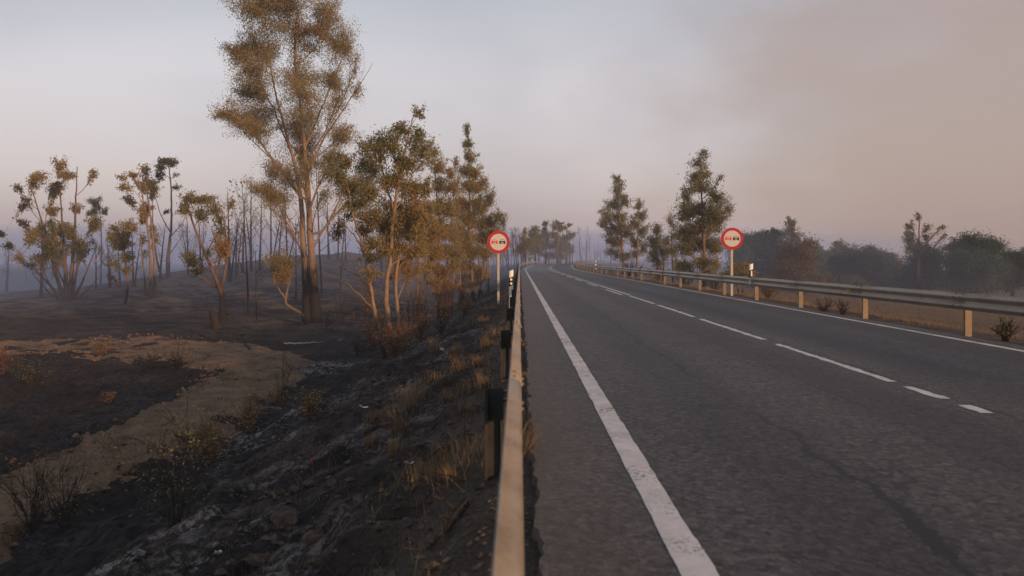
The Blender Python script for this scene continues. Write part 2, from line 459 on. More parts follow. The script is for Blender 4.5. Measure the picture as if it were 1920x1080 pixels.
m_stone = simple('stone', (0.070, 0.056, 0.044), 0.9, 0, 0.6, 2.5, 0.9)
m_rubble = simple('rubble', (0.085, 0.069, 0.056), 0.95, 0, 0.6, 5, 0.5)
m_stick = simple('charred_stick', (0.032, 0.027, 0.024), 0.9, 0, 0.5, 9)
m_scrap = simple('white_scrap', (0.70, 0.70, 0.72), 0.6, 0, 0.1, 20)
m_scrapred = simple('red_scrap', (0.55, 0.05, 0.06), 0.5, 0, 0.1, 20)
m_charwood, t, b, o = material('charred_wood')
co = objco(t)
n1 = noise(t, 9, 6, 0.7, co)
t.links.new(ramp(t, [(0.35, (0.012, 0.012, 0.013)), (0.62, (0.045, 0.036, 0.032)), (0.75, (0.15, 0.065, 0.035))], n1).outputs[0], b.inputs['Base Color'])
b.inputs['Roughness'].default_value = 0.9
bump(t, b, n1, 0.8, 0.03)

def bark(name, pale, mid):
    m, t, b, o = material(name)
    co = objco(t)
    mp_ = N(t, 'ShaderNodeMapping'); mp_.inputs['Scale'].default_value = (3.2, 3.2, 0.7); t.links.new(co, mp_.inputs[0])
    n1 = noise(t, 1.0, 6, 0.62, mp_.outputs[0], 0.6); n2 = noise(t, 7, 5, 0.65, co)
    c = ramp(t, [(0.32, mid), (0.62, pale)], mth(t, 'ADD', mth(t, 'MULTIPLY', n1, 0.65), mth(t, 'MULTIPLY', n2, 0.35))).outputs[0]
    ch = ramp(t, [(0.40, g3(0)), (0.60, g3(1))], mth(t, 'ADD', attr(t, 'char'), mth(t, 'MULTIPLY', mth(t, 'SUBTRACT', n1, 0.5), 0.9))).outputs[0]
    t.links.new(mix(t, c, (0.020, 0.018, 0.018), ch), b.inputs['Base Color'])
    b.inputs['Roughness'].default_value = 0.85
    bump(t, b, n2, 0.5, 0.03)
    return m
m_bark_pale = bark('pale_eucalyptus_bark', (0.27, 0.195, 0.14), (0.105, 0.075, 0.056))
m_bark_brown = bark('brown_bark', (0.19, 0.125, 0.085), (0.085, 0.058, 0.043))
m_bark_burnt = bark('burnt_bark', (0.085, 0.062, 0.050), (0.030, 0.025, 0.023))
def leafmat(name, stops, transl=0.3):
    m, t, b, o = material(name)
    c = ramp(t, stops, attr(t, 'tint')).outputs[0]
    t.links.new(c, b.inputs['Base Color']); b.inputs['Roughness'].default_value = 0.6; b.inputs['Specular IOR Level'].default_value = 0.3
    tr = N(t, 'ShaderNodeBsdfTranslucent'); t.links.new(c, tr.inputs[0])
    ms = N(t, 'ShaderNodeMixShader'); ms.inputs[0].default_value = transl
    t.links.new(b.outputs[0], ms.inputs[1]); t.links.new(tr.outputs[0], ms.inputs[2]); t.links.new(ms.outputs[0], o.inputs[0])
    return m
m_leaf = leafmat('eucalyptus_leaves', [(0.0, (0.022, 0.021, 0.022)), (0.18, (0.085, 0.090, 0.042)), (0.42, (0.21, 0.200, 0.088)), (0.7, (0.34, 0.270, 0.118)), (1.0, (0.38, 0.205, 0.085))], 0.5)
m_needle = leafmat('pine_needles', [(0.0, (0.018, 0.036, 0.026)), (0.4, (0.042, 0.082, 0.048)), (0.7, (0.085, 0.080, 0.036)), (1.0, (0.16, 0.095, 0.04))], 0.15)
m_grass = leafmat('dry_grass', [(0.0, (0.018, 0.015, 0.014)), (0.4, (0.15, 0.105, 0.06)), (0.75, (0.25, 0.185, 0.105)), (1.0, (0.30, 0.18, 0.08))], 0.25)

# ------------------------------------------------------------------ ground
xs = np.unique(np.concatenate([-np.geomspace(16, 425, 60), np.arange(-16, -10, 0.13), np.arange(-10, 0.6, 0.062), np.arange(0.6, 8, 0.6), np.arange(8, 14, 0.16), np.geomspace(14, 425, 46)]))
ys = np.unique(np.concatenate([np.linspace(-25, 0.6, 14), np.arange(0.6, 14, 0.062), np.arange(14, 30, 0.11), np.arange(30, 62, 0.3), np.geomspace(62, 430, 70)]))
X, Y = np.meshgrid(xs, ys, indexing='ij')
Z = terrain(X, Y)
S_, T_ = road_st(X, Y)
gr = MB()
zone_left = sstep(-3.9, -4.6, T_)
fx, fy = X.ravel(), Y.ravel()
def blob(px, py, rx, ry):
    h = hit(px, py)
    return np.exp(-(((X - h[0]) / rx) ** 2 + ((Y - h[1]) / ry) ** 2))
ash = 0.55 * sstep(0.02, 0.22, fbm(X / 1.3, Y / 1.3, 21, 4)) * zone_left * (0.25 + 0.75 * sstep(-9.5, -7.0, T_))
for a in ((430, 1010, 0.5, 0.5), (330, 1000, 0.6, 0.4), (560, 775, 1.0, 1.0), (500, 800, 0.8, 0.7), (620, 690, 1.2, 1.5), (250, 1040, 0.7, 0.3), (470, 830, .7, .5)):
    ash = np.maximum(ash, 1.3 * blob(*a))
gravel = np.clip(sstep(-5.6, -4.2, T_) * (T_ < 0) * 0.9 + sstep(6.0, 4.6, T_) * (T_ > 0), 0, 1)
gravel = np.clip(gravel * (0.75 + 0.9 * fbm(X / .6, Y / .6, 31, 3)), 0, 1)
slope_zone = sstep(-9.5, -8.0, T_) * (T_ < 0)
soil = np.where(T_ < 0, 0.55 * slope_zone * np.clip(1 + 1.6 * fbm(X / 1.8, Y / 1.8, 23, 3), 0, 1.4) + (1 - slope_zone) * (0.03 + 1.7 * sstep(33, 50, Y)), 0.6)
soil = soil * (1 - 0.75 * np.exp(-(((X + 26) / 14) ** 2 + ((Y - 46) / 5) ** 2)))
dry = sstep(4.6, 7.0, T_) * (0.95 + 0.4 * fbm(X / 6, Y / 6, 41, 3)) * sstep(150, 60, Y)
gr.add(np.stack([X, Y, Z], -1), [grid_faces(len(xs), len(ys))], ash=ash.ravel(), gravel=gravel.ravel(), soil=soil.ravel(), dry=np.clip(dry, 0, 1).ravel())
tag(gr.obj('ground', m_ground, smooth=True), kind='structure')

# sandy bulldozed track along the toe of the embankment
LE = [(-420, 1130), (-150, 985), (0, 905), (150, 835), (280, 772), (370, 720), (383, 702), (340, 686), (260, 680), (150, 676), (20, 676), (-160, 678), (-420, 680)]
RE = [(-250, 1330), (0, 1040), (120, 960), (300, 872), (420, 800), (520, 738), (570, 694), (535, 664), (430, 646), (300, 637), (130, 640), (-80, 646), (-420, 650)]
def onplane(p, z=-2.6):
    d = (HC - z) * FPX / (p[1] - CY)
    return np.array([(p[0] - CX) / FPX * d, d])
Lp = smooth_path([np.r_[onplane(p), 0] for p in LE], 420)[:, :2]
Rp = smooth_path([np.r_[onplane(p), 0] for p in RE], 420)[:, :2]
k = np.linspace(-0.22, 1.22, 64)
TX = Lp[:, None, 0] + (Rp - Lp)[:, None, 0] * k[None]
TY = Lp[:, None, 1] + (Rp - Lp)[:, None, 1] * k[None]
edge = np.minimum(k + 0.0, 1.0 - k)[None] + 0.20 * fbm(TX / 0.9, TY / 0.9, 51, 5, 0.62)
prof = np.clip(edge * 0.9 + 0.0, -0.5, 0.06) + 0.05 * np.exp(-((edge - 0.08) / 0.07) ** 2)
lump = 0.10 * fbm(TX / 0.45, TY / 0.45, 57, 4, 0.6) * (0.35 + 1.3 * np.exp(-((edge - 0.05) / 0.12) ** 2))
ZZ = terrain(TX, TY, False) + np.maximum(prof, -0.5) + lump
ZZ = np.where(edge > 0.10, np.maximum(ZZ, terrain(TX, TY) + 0.02), ZZ)
tk = MB(); tk.add(np.stack([TX, TY, ZZ], -1), [grid_faces(420, 64)[:, ::-1]])
tag(tk.obj('dirt_track', m_track, smooth=True), kind='structure')

# ------------------------------------------------------------------ road and markings
def strip(name, mat, s, ta, tb, lift, nt_=2, jag=0.0, seed=0, skirt=0.0):
    s = np.asarray(s, float)
    e0 = jag * 2 * fbm(s / 0.14, s * 0 + 3.3, seed, 3); e1 = jag * 2 * fbm(s / 0.14, s * 0 + 9.1, seed + 5, 3)
    cols = np.linspace(0, 1, nt_)
    tt = (ta + e0)[:, None] * (1 - cols) + (tb + e1)[:, None] * cols
    ss = np.repeat(s[:, None], nt_, 1)
    zz = road_z(ss) + lift
    if skirt:
        tt = np.c_[tt[:, :1] - 0.03, tt, tt[:, -1:] + 0.03]; ss = np.c_[ss[:, :1], ss, ss[:, -1:]]; zz = np.c_[zz[:, :1] - skirt, zz, zz[:, -1:] - skirt]
    x, y = road_pt(ss, tt)
    mb = MB(); mb.add(np.stack([x, y, zz], -1), [grid_faces(*x.shape)[:, ::-1]])
    o_ = mb.obj(name, mat, smooth=False)
    uvl = o_.data.uv_layers.new(name='UVMap')
    li = np.zeros(len(o_.data.loops), np.int32); o_.data.loops.foreach_get('vertex_index', li)
    uvl.data.foreach_set('uv', np.stack([tt.ravel()[li], ss.ravel()[li]], -1).astype(np.float32).ravel())
    return tag(o_, kind='structure')
s_far = np.concatenate([np.arange(-14, 1, 0.3), np.arange(1, 22, 0.045), np.arange(22, 60, 0.4), np.arange(60, 340, 2.0)])
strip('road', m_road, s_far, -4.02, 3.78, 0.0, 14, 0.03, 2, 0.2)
strip('edge_line', m_paint, s_far, -3.43, -3.27, 0.004, 2, 0.005, 4)
strip('edge_line', m_paint, s_far, 3.24, 3.37, 0.004, 2, 0.004, 5)
def fine(a, b_): return np.linspace(a, b_, max(4, int((b_ - a) / 0.06)))
for i, (a, b_) in enumerate(((-8, -4), (-3.2, 1.2), (2.0, 5.2), (6.48, 6.84), (7.15, 7.84), (8.15, 11.8), (12.45, 16.8), (17.4, 22.0), (22.5, 27.5))):
    strip('centre_line', m_paint, fine(a, b_), -0.055, 0.055, 0.004, 2, 0.018, 11 + i)
strip('centre_line', m_paint, np.arange(28.0, 330, 0.8), 0.02, 0.13, 0.004, 2, 0.008, 30)
for i in range(9):
    a = 28.2 + i * 9.2
    strip('centre_line', m_paint, np.linspace(a, a + 5.2, 12), -0.26, -0.15, 0.004, 2, 0.01, 40 + i)

# ------------------------------------------------------------------ guardrails
# W profile: (height above the beam's lower edge, distance out from the post side), metres
WP = np.array([(0.0, 0.012), (0.018, 0.004), (0.045, 0.062), (0.075, 0.080), (0.105, 0.062), (0.140, 0.010), (0.170, 0.010), (0.205, 0.062), (0.235, 0.080), (0.265, 0.062), (0.292, 0.004), (0.310, 0.012)])
def guardrail(name, label, t_face, side, z_low, s_first, s_start, s_end, post_top, post_t, ground_dz, pm):
    """side = +1: the traffic face looks to +t (left rail); -1: to -t (right rail)"""
    x0, y0 = road_pt(s_first, post_t)
    root = thing(name, label, 'guardrail', (float(x0), float(y0), g(float(x0), float(y0))))
    L0 = np.array(root.location)
    def wpos(s, t, z):
        x, y = road_pt(s, t)
        return np.stack(np.broadcast_arrays(x, y, z + road_z(s)), -1) - L0
    n_post = int((s_end - s_first) // 4)
    k0 = int(math.ceil((s_start - s_first) / 4))
    bolt_me = None
    for i in range(k0, n_post):
        s = s_first + 4 * i
        # beam segment from this post to the next, lapping 0.32 m over the one before
        ss = np.linspace(s - 0.16, s + 4.16, 5 if s < 80 else 4)
        prof_ = np.r_[WP, (WP - [0, 0.004])[::-1]]
        lap = np.where(np.arange(len(ss)) == 0, 0.0045, 0.0)
        tt = t_face - side * 0.080 + side * (prof_[None, :, 1] + lap[:, None])
        zz = z_low + prof_[None, :, 0] + 0 * ss[:, None]
        v = wpos(ss[:, None], tt, zz)
        n, m_ = v.shape[:2]
        i_ = np.arange(n * m_).reshape(n, m_); j_ = np.roll(i_, -1, 1)
        F = np.stack([i_[:-1], j_[:-1], j_[1:], i_[1:]], -1).reshape(-1, 4)
        mb = MB(); mb.add(v, [F if side < 0 else F[:, ::-1], i_[0][None], i_[-1][None, ::-1]])
        bm_o = mb.obj('rail_beam', m_steel, root, smooth=True)
        # splice bolts at the lap
        if s < 46:
            for (ds, dz, dt) in ((-0.10, 0.075, 0.083), (0.10, 0.075, 0.083), (-0.10, 0.235, 0.083), (0.10, 0.235, 0.083), (0.0, 0.155, 0.014), (-0.10, 0.285, 0.03), (0.1, 0.285, 0.03)):
                c = wpos(np.array(s + ds), np.array(t_face - side * 0.080 + side * (dt + 0.004)), np.array(z_low + dz))
                bb = MB()
                th = np.linspace(0, 2 * np.pi, 6, endpoint=False)
                ring = np.c_[np.zeros(6), 0.013 * np.cos(th), 0.013 * np.sin(th)]
                bb.add(np.r_[ring - [0.006 * side, 0, 0], ring * 0.85 + [0.010 * side, 0, 0]] + c, [np.arange(6, 12)[None], np.stack([np.arange(6), (np.arange(6) + 1) % 6, (np.arange(6) + 1) % 6 + 6, np.arange(6) + 6], -1)])
                bb.obj('bolt', m_post, bm_o)
        # C section post
        zt, zb = post_top, ground_dz - 0.45
        c2 = [(-0.060, 0.0275), (-0.060, -0.0275), (-0.042, -0.0275), (-0.042, -0.0225), (-0.055, -0.0225), (-0.055, 0.0225), (0.055, 0.0225), (0.055, -0.0225), (0.042, -0.0225), (0.042, -0.0275), (0.060, -0.0275), (0.060, 0.0275)]
        px_, py_ = road_pt(s, post_t)
        ang = HEAD + (max(s - S0, 0) / RAD)
        # the open side of the channel faces the oncoming near lane
        q = np.array(c2)
        qx = -side * q[:, 0]; qy = q[:, 1] * side
        wx = px_ + qx * math.cos(ang) + qy * math.sin(ang); wy = py_ - qx * math.sin(ang) + qy * math.cos(ang)
        rzz = float(road_z(s))
        n = len(q)
        a = np.c_[wx, wy, np.full(n, zb + rzz)] - L0; bt = np.c_[wx, wy, np.full(n, zt + rzz)] - L0
        i1 = np.arange(n); j1 = (i1 + 1) % n
        mb = MB(); mb.add(np.r_[a, bt], [np.stack([i1, j1, j1 + n, i1 + n], -1), np.arange(n, 2 * n)[None]])
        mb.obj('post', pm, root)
        # spacer bracket between post and beam: two bent straps
        t_in = post_t + side * 0.058; t_out = t_face - side * 0.080 + side * 0.008
        for dz in ((-0.020, -0.075) if s < 60 else (-0.05,)):
            mb = MB()
            zz0 = min(post_top + dz, z_low + 0.155 + (0.03 if dz > -0.03 else -0.03))
            P = [wpos(np.array(s), np.array(t_in), np.array(zz0)), wpos(np.array(s + 0.02), np.array((t_in + t_out) / 2), np.array(zz0)), wpos(np.array(s), np.array(t_out), np.array(zz0))]
            tube(mb, P, 0.011, 6)
            mb.obj('spacer', m_steel, root)
        # little amber reflector in the groove of every second beam
        if i % 2 == (0 if side > 0 else 1) and s < 90:
            c = wpos(np.array(s + 0.55), np.array(t_face - side * 0.080 + side * 0.014), np.array(z_low + 0.155))
            mb = MB()
            v = np.array([1, 1.5, 1.5]) * np.array([(0, -0.05, -0.035), (0, -0.05, 0.035), (0, 0.05, 0.035), (0, 0.05, -0.035), (0.055 * side, -0.035, -0.028), (0.055 * side, -0.035, 0.028), (0.012 * side, 0.045, 0.028), (0.012 * side, 0.045, -0.028)], float) + c
            mb.add(v, [[[0, 1, 2, 3], [4, 5, 1, 0], [5, 6, 2, 1], [6, 7, 3, 2], [7, 4, 0, 3], [4, 7, 6, 5]]])
            mb.obj('reflector', m_reflect, root)
    return root
guardrail('guardrail', 'pale steel guardrail along the near verge, warm lit, leading up the middle of the view', -4.108, 1, 0.32, 4.78, -3.5, 300, 0.505, -4.285, -0.15, m_postshade)
guardrail('guardrail', 'grey steel guardrail across the road, seen from its traffic face with posts below', 3.86, -1, 0.44, 13.5, 5.4, 300, 0.70, 4.06, -0.06, m_post)

# ------------------------------------------------------------------ traffic signs
CARBODY = [(-0.100, -0.045), (-0.100, 0.022), (-0.088, 0.034), (0.088, 0.034), (0.100, 0.022), (0.100, -0.045)]
def no_overtaking(label, X_, Y_, zc, ztilt, zb, bands):
    root = thing('no_overtaking_sign', label, 'road sign', (X_, Y_, zb))
    dz = zc - zb
    rr = 0.425
    rot = np.array([[math.cos(ztilt), -math.sin(ztilt), 0], [math.sin(ztilt), math.cos(ztilt), 0], [0, 0, 1]])
    fr = lambda off: (lambda v: (v + [0, off, 0]) @ rot.T + [0, 0, dz])
    th = np.linspace(0, 2 * np.pi, 48, endpoint=False)
    mb = MB()
    prism(mb, np.c_[rr * np.cos(th), rr * np.sin(th)], 0.022, fr(-0.075))
    disc = mb.obj('sign_disc', m_red, root)
    mb = MB(); r2 = rr * 0.735
    prism(mb, np.c_[r2 * np.cos(th), r2 * np.sin(th)], 0.004, fr(-0.0785))
    mb.obj('white_field', m_white, disc)
    for sx, m_, nm in ((-0.148, m_carred, 'red_car_symbol'), (0.148, m_black, 'black_car_symbol')):
        mb = MB()
        sc2 = 1.16
        Fc = lambda v: fr(-0.0815)(np.asarray(v) * [sc2, 1, sc2] + [sx, 0, 0.0])
        A_ = lambda pl: prism(mb, pl, 0.004, Fc)
        # roof frame (open window), shoulders, body with number plate gap, wheels
        A_([(-0.064, 0.078), (-0.055, 0.084), (0.055, 0.084), (0.064, 0.078), (0.060, 0.070), (-0.060, 0.070)])
        A_([(-0.064, 0.078), (-0.060, 0.070), (-0.072, 0.0345), (-0.084, 0.0345)])
        A_([(0.064, 0.078), (0.084, 0.0345), (0.072, 0.0345), (0.060, 0.070)])
        A_([(-0.112, 0.040), (-0.098, 0.048), (-0.088, 0.034), (-0.100, 0.026)])
        A_([(0.112, 0.040), (0.100, 0.026), (0.088, 0.034), (0.098, 0.048)])
        A_([(-0.100, 0.0), (-0.100, 0.022), (-0.088, 0.034), (0.088, 0.034), (0.100, 0.022), (0.100, 0.0)])
        A_([(-0.100, -0.0), (-0.042, -0.0), (-0.042, -0.024), (-0.100, -0.024)])
        A_([(0.042, -0.0), (0.100, -0.0), (0.100, -0.024), (0.042, -0.024)])
        A_([(-0.104, -0.024), (0.104, -0.024), (0.104, -0.046), (-0.104, -0.046)])
        A_([(-0.092, -0.046), (-0.062, -0.046), (-0.062, -0.064), (-0.092, -0.064)])
        A_([(0.062, -0.046), (0.092, -0.046), (0.092, -0.064), (0.062, -0.064)])
        mb.obj(nm, m_, disc)
    mb = MB()
    for zz in (dz - 0.16, dz + 0.16):
        box(mb, (0, -0.045, zz), (0.30, 0.014, 0.035), rot)
    mb.obj('bracket', m_pole, root)
    mb = MB(); box(mb, (0, 0, (dz + 0.3 - 0.4) / 2), (0.085, 0.055, dz + 0.3 + 0.4), rot)
    mb.obj('pole', m_pole, root)
    for (z0, z1) in bands:
        mb = MB(); box(mb, (0, 0, (z0 + z1) / 2), (0.091, 0.061, z1 - z0), rot); mb.obj('repair_band', m_band, root)
    return root
lx = at(934.5, 454, 28.0)
no_overtaking('round red ringed sign with two small cars on its thin pole behind the near guardrail', lx[0], lx[1], lx[2], 0.05, g(lx[0], lx[1]), [(0.02, 0.26), (0.62, 0.90)])
rx_ = at(1372, 447.5, 28.6)
no_overtaking('round red ringed sign with two small cars on its pole across the road', rx_[0], rx_[1], rx_[2], -0.07, g(rx_[0], rx_[1]), [])

def delineator(label, px, d, ztop, zbot, two, group=None, w_=0.125):
    x = (px - CX) / FPX * d
    root = thing('delineator_post', label, 'delineator', (x, d, zbot), group)
    H = ztop - zbot
    mb = MB()
    th = np.linspace(0, np.pi, 9)
    sec = np.r_[np.c_[-w_ / 2 * np.cos(th), -0.030 * np.sin(th)], [[w_ / 2, 0.02], [-w_ / 2, 0.02]]]
    n = len(sec); i1 = np.arange(n); j1 = (i1 + 1) % n
    top = H - 0.0 + 0.05 * (sec[:, 0] / w_)
    mb.add(np.r_[np.c_[sec, np.full(n, -0.3)], np.c_[sec, top]], [np.stack([i1, j1, j1 + n, i1 + n], -1), np.arange(n, 2 * n)[None]])
    body = mb.obj('post_body', m_plastic, root)
    mb = MB()
    s2 = sec.copy(); s2 *= 1.05
    sl = 0.05 * s2[:, 0] / w_
    mb.add(np.r_[np.c_[s2, H - 0.46 + sl], np.c_[s2, H - 0.20 + sl]], [np.stack([i1, j1, j1 + n, i1 + n], -1), np.arange(n)[None, ::-1], np.arange(n, 2 * n)[None]])
    mb.obj('black_band', m_black, root)
    if two:
        for zz in (H - 0.27, H - 0.39):
            mb = MB(); a = np.linspace(0, 2 * np.pi, 14, endpoint=False)
            prism(mb, np.c_[0.036 * np.cos(a), 0.036 * np.sin(a)], 0.008, lambda v: v + [0, -0.039, zz]); mb.obj('reflector', m_clear, root)
    else:
        mb = MB(); box(mb, (0, -0.036, H - 0.33), (0.05, 0.010, 0.19)); mb.obj('reflector', m_clear, root)
dz_ = at(958, 507, 22.0)
delineator('white marker post with two round reflectors behind the near guardrail', 958.5, 22.0, dz_[2], g(dz_[0], 22.0), True)
d2 = at(1408, 495, 25.9)
delineator('white marker post with one upright reflector fixed on the far guardrail beside the sign', 1408.5, 25.6, d2[2], 0.78, False)
d3 = base_at(1117, 118)
delineator('tiny white marker post standing at the far bend of the road', 1117, 118, at(1117, 489, 118)[2], d3[2], True, None, 0.22)

def chevron_panel(label, px, py, d, wpx):
    c = at(px, py, d); W = wpx / FPX * d; H = W * 0.50
    gz = g(c[0], d)
    root = thing('chevron_board', label, 'road sign', (c[0], d, gz), 'chevron boards on the outside of the bend')
    dz = c[2] - gz
    mb = MB(); box(mb, (0, 0, dz), (W, 0.03, H)); pn = mb.obj('panel', m_blue, root)
    for i in range(4):
        xo = -W / 2 + W * (i + 0.5) / 4; a = H * 0.36; th_ = H * 0.13
        mb = MB(); prism(mb, [(-a * .6, a), (-a * .6 + th_, a), (a * .6 + th_ * .5, 0), (-a * .6 + th_, -a), (-a * .6, -a), (a * .6 - th_ * .5, 0)], 0.006, lambda v: v + [xo, -0.0205, dz]); mb.obj('chevron', m_chev, pn)
    for sx in (-0.35, 0.35):
        mb = MB(); box(mb, (sx * W, 0.045, dz / 2), (0.06, 0.05, dz + H)); mb.obj('leg', m_pole, root)
chevron_panel('left of two far boards of white chevrons behind the bend of the guardrail', 994, 481, 132, 15)
chevron_panel('right of two far boards of white chevrons behind the bend of the guardrail', 1063, 482, 168, 13)

# ------------------------------------------------------------------ trees
def leaves(mb, P, size, rng, tint, style):
    n = len(P)
    if style == 'euc':
        ax = rng.normal(0, 0.55, (n, 3)); ax[:, 2] -= 0.55
    elif style == 'pine':
        ax = rng.normal(0, 0.55, (n, 3)); ax[:, 2] += 0.75
    else:
        ax = rng.normal(0, 1, (n, 3))
    ax /= np.linalg.norm(ax, axis=1)[:, None] + 1e-9
    sd_ = np.cross(ax, rng.normal(0, 1, (n, 3))); sd_ /= np.linalg.norm(sd_, axis=1)[:, None] + 1e-9
    L = size * rng.uniform(0.6, 1.35, n)[:, None]
    wd = L * (0.20 if style != 'pine' else 0.17)
    nm = np.cross(ax, sd_) * L * 0.1
    V = np.stack([P, P + ax * L * 0.45 + sd_ * wd + nm, P + ax * L, P + ax * L * 0.45 - sd_ * wd + nm], 1)
    i = np.arange(4 * n).reshape(n, 4)
    mb.add(V, [i], tint=np.repeat(np.clip(tint, 0, 1), 4))

LEAFK = 6.2
def tree(name, label, base, stems, lobes, d=None, group=None, leaf=None, tint=(0.55, 0.16), dens=1.0, style='euc', charh=1.5, seed=1, bm=None, limbs=(), lm=None, cat='tree', wig=1.0, leafk=1.0):
    rng = np.random.RandomState(seed)
    B = base_at(base[0], d) if d else hit(*base)
    D = B[1]
    k = D / FPX
    root = thing(name, label, cat, tuple(B), group)
    bm = bm or m_bark_brown; lm = lm or m_leaf
    def loc(px, py, dy=0.0): return np.array([(px - CX) * k, D + dy, HC - (py - CY) * k]) - B
    ext = max([abs(l[0] - base[0]) + l[2] for l in lobes], default=30) * k
    mbs, paths = [], []
    def chf(z): return np.clip(1.0 - z / (2 * charh), 0, 1) if charh > 0 else z * 0
    for si, st in enumerate(stems):
        oy = rng.uniform(-1, 1) * 0.25 * ext * (1 if len(stems) > 1 else 0.15)
        n = len(st)
        pts = np.array([loc(p[0], p[1], oy * (i / max(n - 1, 1))) for i, p in enumerate(st)])
        if si == 0 or abs(st[0][1] - base[1]) < 14 or d: pts[0, 2] = min(pts[0, 2], 0) - 0.15
        rad = np.array([p[2] * (1 - 0.28 * min(1, i / 2)) for i, p in enumerate(st)])
        m = 6 * n
        path = smooth_path(pts, m)
        path[1:-1] += rng.normal(0, 0.012 * wig, (m - 2, 3)) * np.linspace(0.4, 1.6, m - 2)[:, None]
        rr = np.interp(np.linspace(0, n - 1, m), np.arange(n), rad) * (1 + rng.normal(0, 0.035, m))
        rr[0] *= 1.18
        mb = MB(); tube(mb, path, rr, 9 if rad[0] > 0.1 else 6, char=chf(path[:, 2]))
        mbs.append(mb); paths.append((path, rr))
    limb_paths = []
    for (si, st) in limbs:
        oy = rng.uniform(-1, 1) * 0.35 * ext
        n = len(st)
        pts = np.array([loc(p[0], p[1], oy * (i / max(n - 1, 1)) ** 1.2) for i, p in enumerate(st)])
        j = int(np.argmin(np.linalg.norm(paths[si][0] - pts[0], axis=1))); pts[0] = paths[si][0][j]
        m = 5 * n
        path = smooth_path(pts, m); path[1:-1] += rng.normal(0, 0.02 * wig, (m - 2, 3))
        rr = np.interp(np.linspace(0, n - 1, m), np.arange(n), [p[2] * 0.66 for p in st])
        tube(mbs[si], path, rr, 6, char=chf(path[:, 2])); limb_paths.append((si, path, rr))
    allp = [(i, p, r) for i, (p, r) in enumerate(paths)] + limb_paths
    crown = MB()
    L = leaf or max(0.10, 2.9 * k)
    for lb in lobes:
        px, py, rx, ry = lb[:4]
        ld = lb[4] if len(lb) > 4 else 1.0
        lt = lb[5] if len(lb) > 5 else tint[0]
        rx3, rz3 = rx * k * 1.1, ry * k * 1.1; ry3 = 0.5 * (rx3 + rz3)
        dep = rng.uniform(-1, 1) * 0.55 * max(ext - abs(px - base[0]) * k * 0.6, 0.3)
        c = loc(px, py, dep)
        # branch from the most suitable point on a stem or limb
        best = None
        for (i, p, r) in allp:
            hd = np.linalg.norm((p - c)[:, :2], axis=1)
            dist = 0.6 * hd + np.abs(p[:, 2] - (c[2] - 0.3 * rz3 - 1.15 * hd)) + np.where(p[:, 2] > c[2] - 0.25 * rz3, 3.0 * ext, 0)
            j = int(np.argmin(dist + rng.uniform(0, 0.2 * ext, len(p))))
            if best is None or dist[j] < best[0]: best = (dist[j], i, p[j], r[j])
        _, i, a, ra = best
        mid = a * 0.45 + c * 0.55 + np.array([0, 0, -0.10 * np.linalg.norm((c - a)[:2])]) + rng.normal(0, 0.06, 3) * np.linalg.norm(c - a)
        br = smooth_path([a, mid, c], 7)
        r0 = min(ra * 0.5, 0.012 + 0.015 * np.linalg.norm(c - a))
        tube(mbs[i], br, np.linspace(r0, max(0.006, r0 * 0.35), 7), 5, char=chf(br[:, 2]))
        nc = int(rng.randint(15, 24))
        q = rng.normal(0, 1, (nc, 3)); q /= np.linalg.norm(q, axis=1)[:, None]
        cl = c + q * (rng.uniform(0.2 if style == 'euc' else 0.65, 1.22 if style == 'euc' else 1.05, nc) ** 0.8)[:, None] * [rx3, ry3, rz3]
        st0 = np.zeros((nc, 3))
        for qi, e in enumerate(cl):
            s0 = br[rng.randint(3, 7)]; st0[qi] = s0
            tw = smooth_path([s0, (s0 + e) / 2 + rng.normal(0, 0.1, 3) * np.linalg.norm(e - s0), e], 5)
            tube(mbs[i], tw, np.linspace(max(0.006, r0 * 0.32), 0.004, 5), 3, False, char=0.0)
        lpx = L / k
        n = int(dens * ld * leafk * LEAFK * math.pi * rx * ry / (0.25 * lpx * lpx)) + 4
        ci = rng.randint(0, nc, n)
        sg = (0.165 if style != 'pine' else 0.22) * np.array([rx3, ry3, rz3])
        cs_ = rng.uniform(0.55, 1.6, nc)[ci][:, None]
        al = (rng.uniform(0.02, 1, n) ** 0.6)[:, None] * 1.12
        P = st0[ci] + (cl[ci] - st0[ci]) * al + rng.normal(0, 1, (n, 3)) * sg * cs_ - [0, 0, 0.12 * rz3 if style == 'euc' else 0]
        ctint = rng.normal(0, tint[1] * 0.45, nc)
        leaves(crown, P, L, rng, lt + ctint[ci] + rng.normal(0, tint[1] * 0.6, n), style)
    for mb in mbs: mb.obj('trunk', bm, root, smooth=True)
    if crown.n: crown.obj('crown', lm, root)
    return root

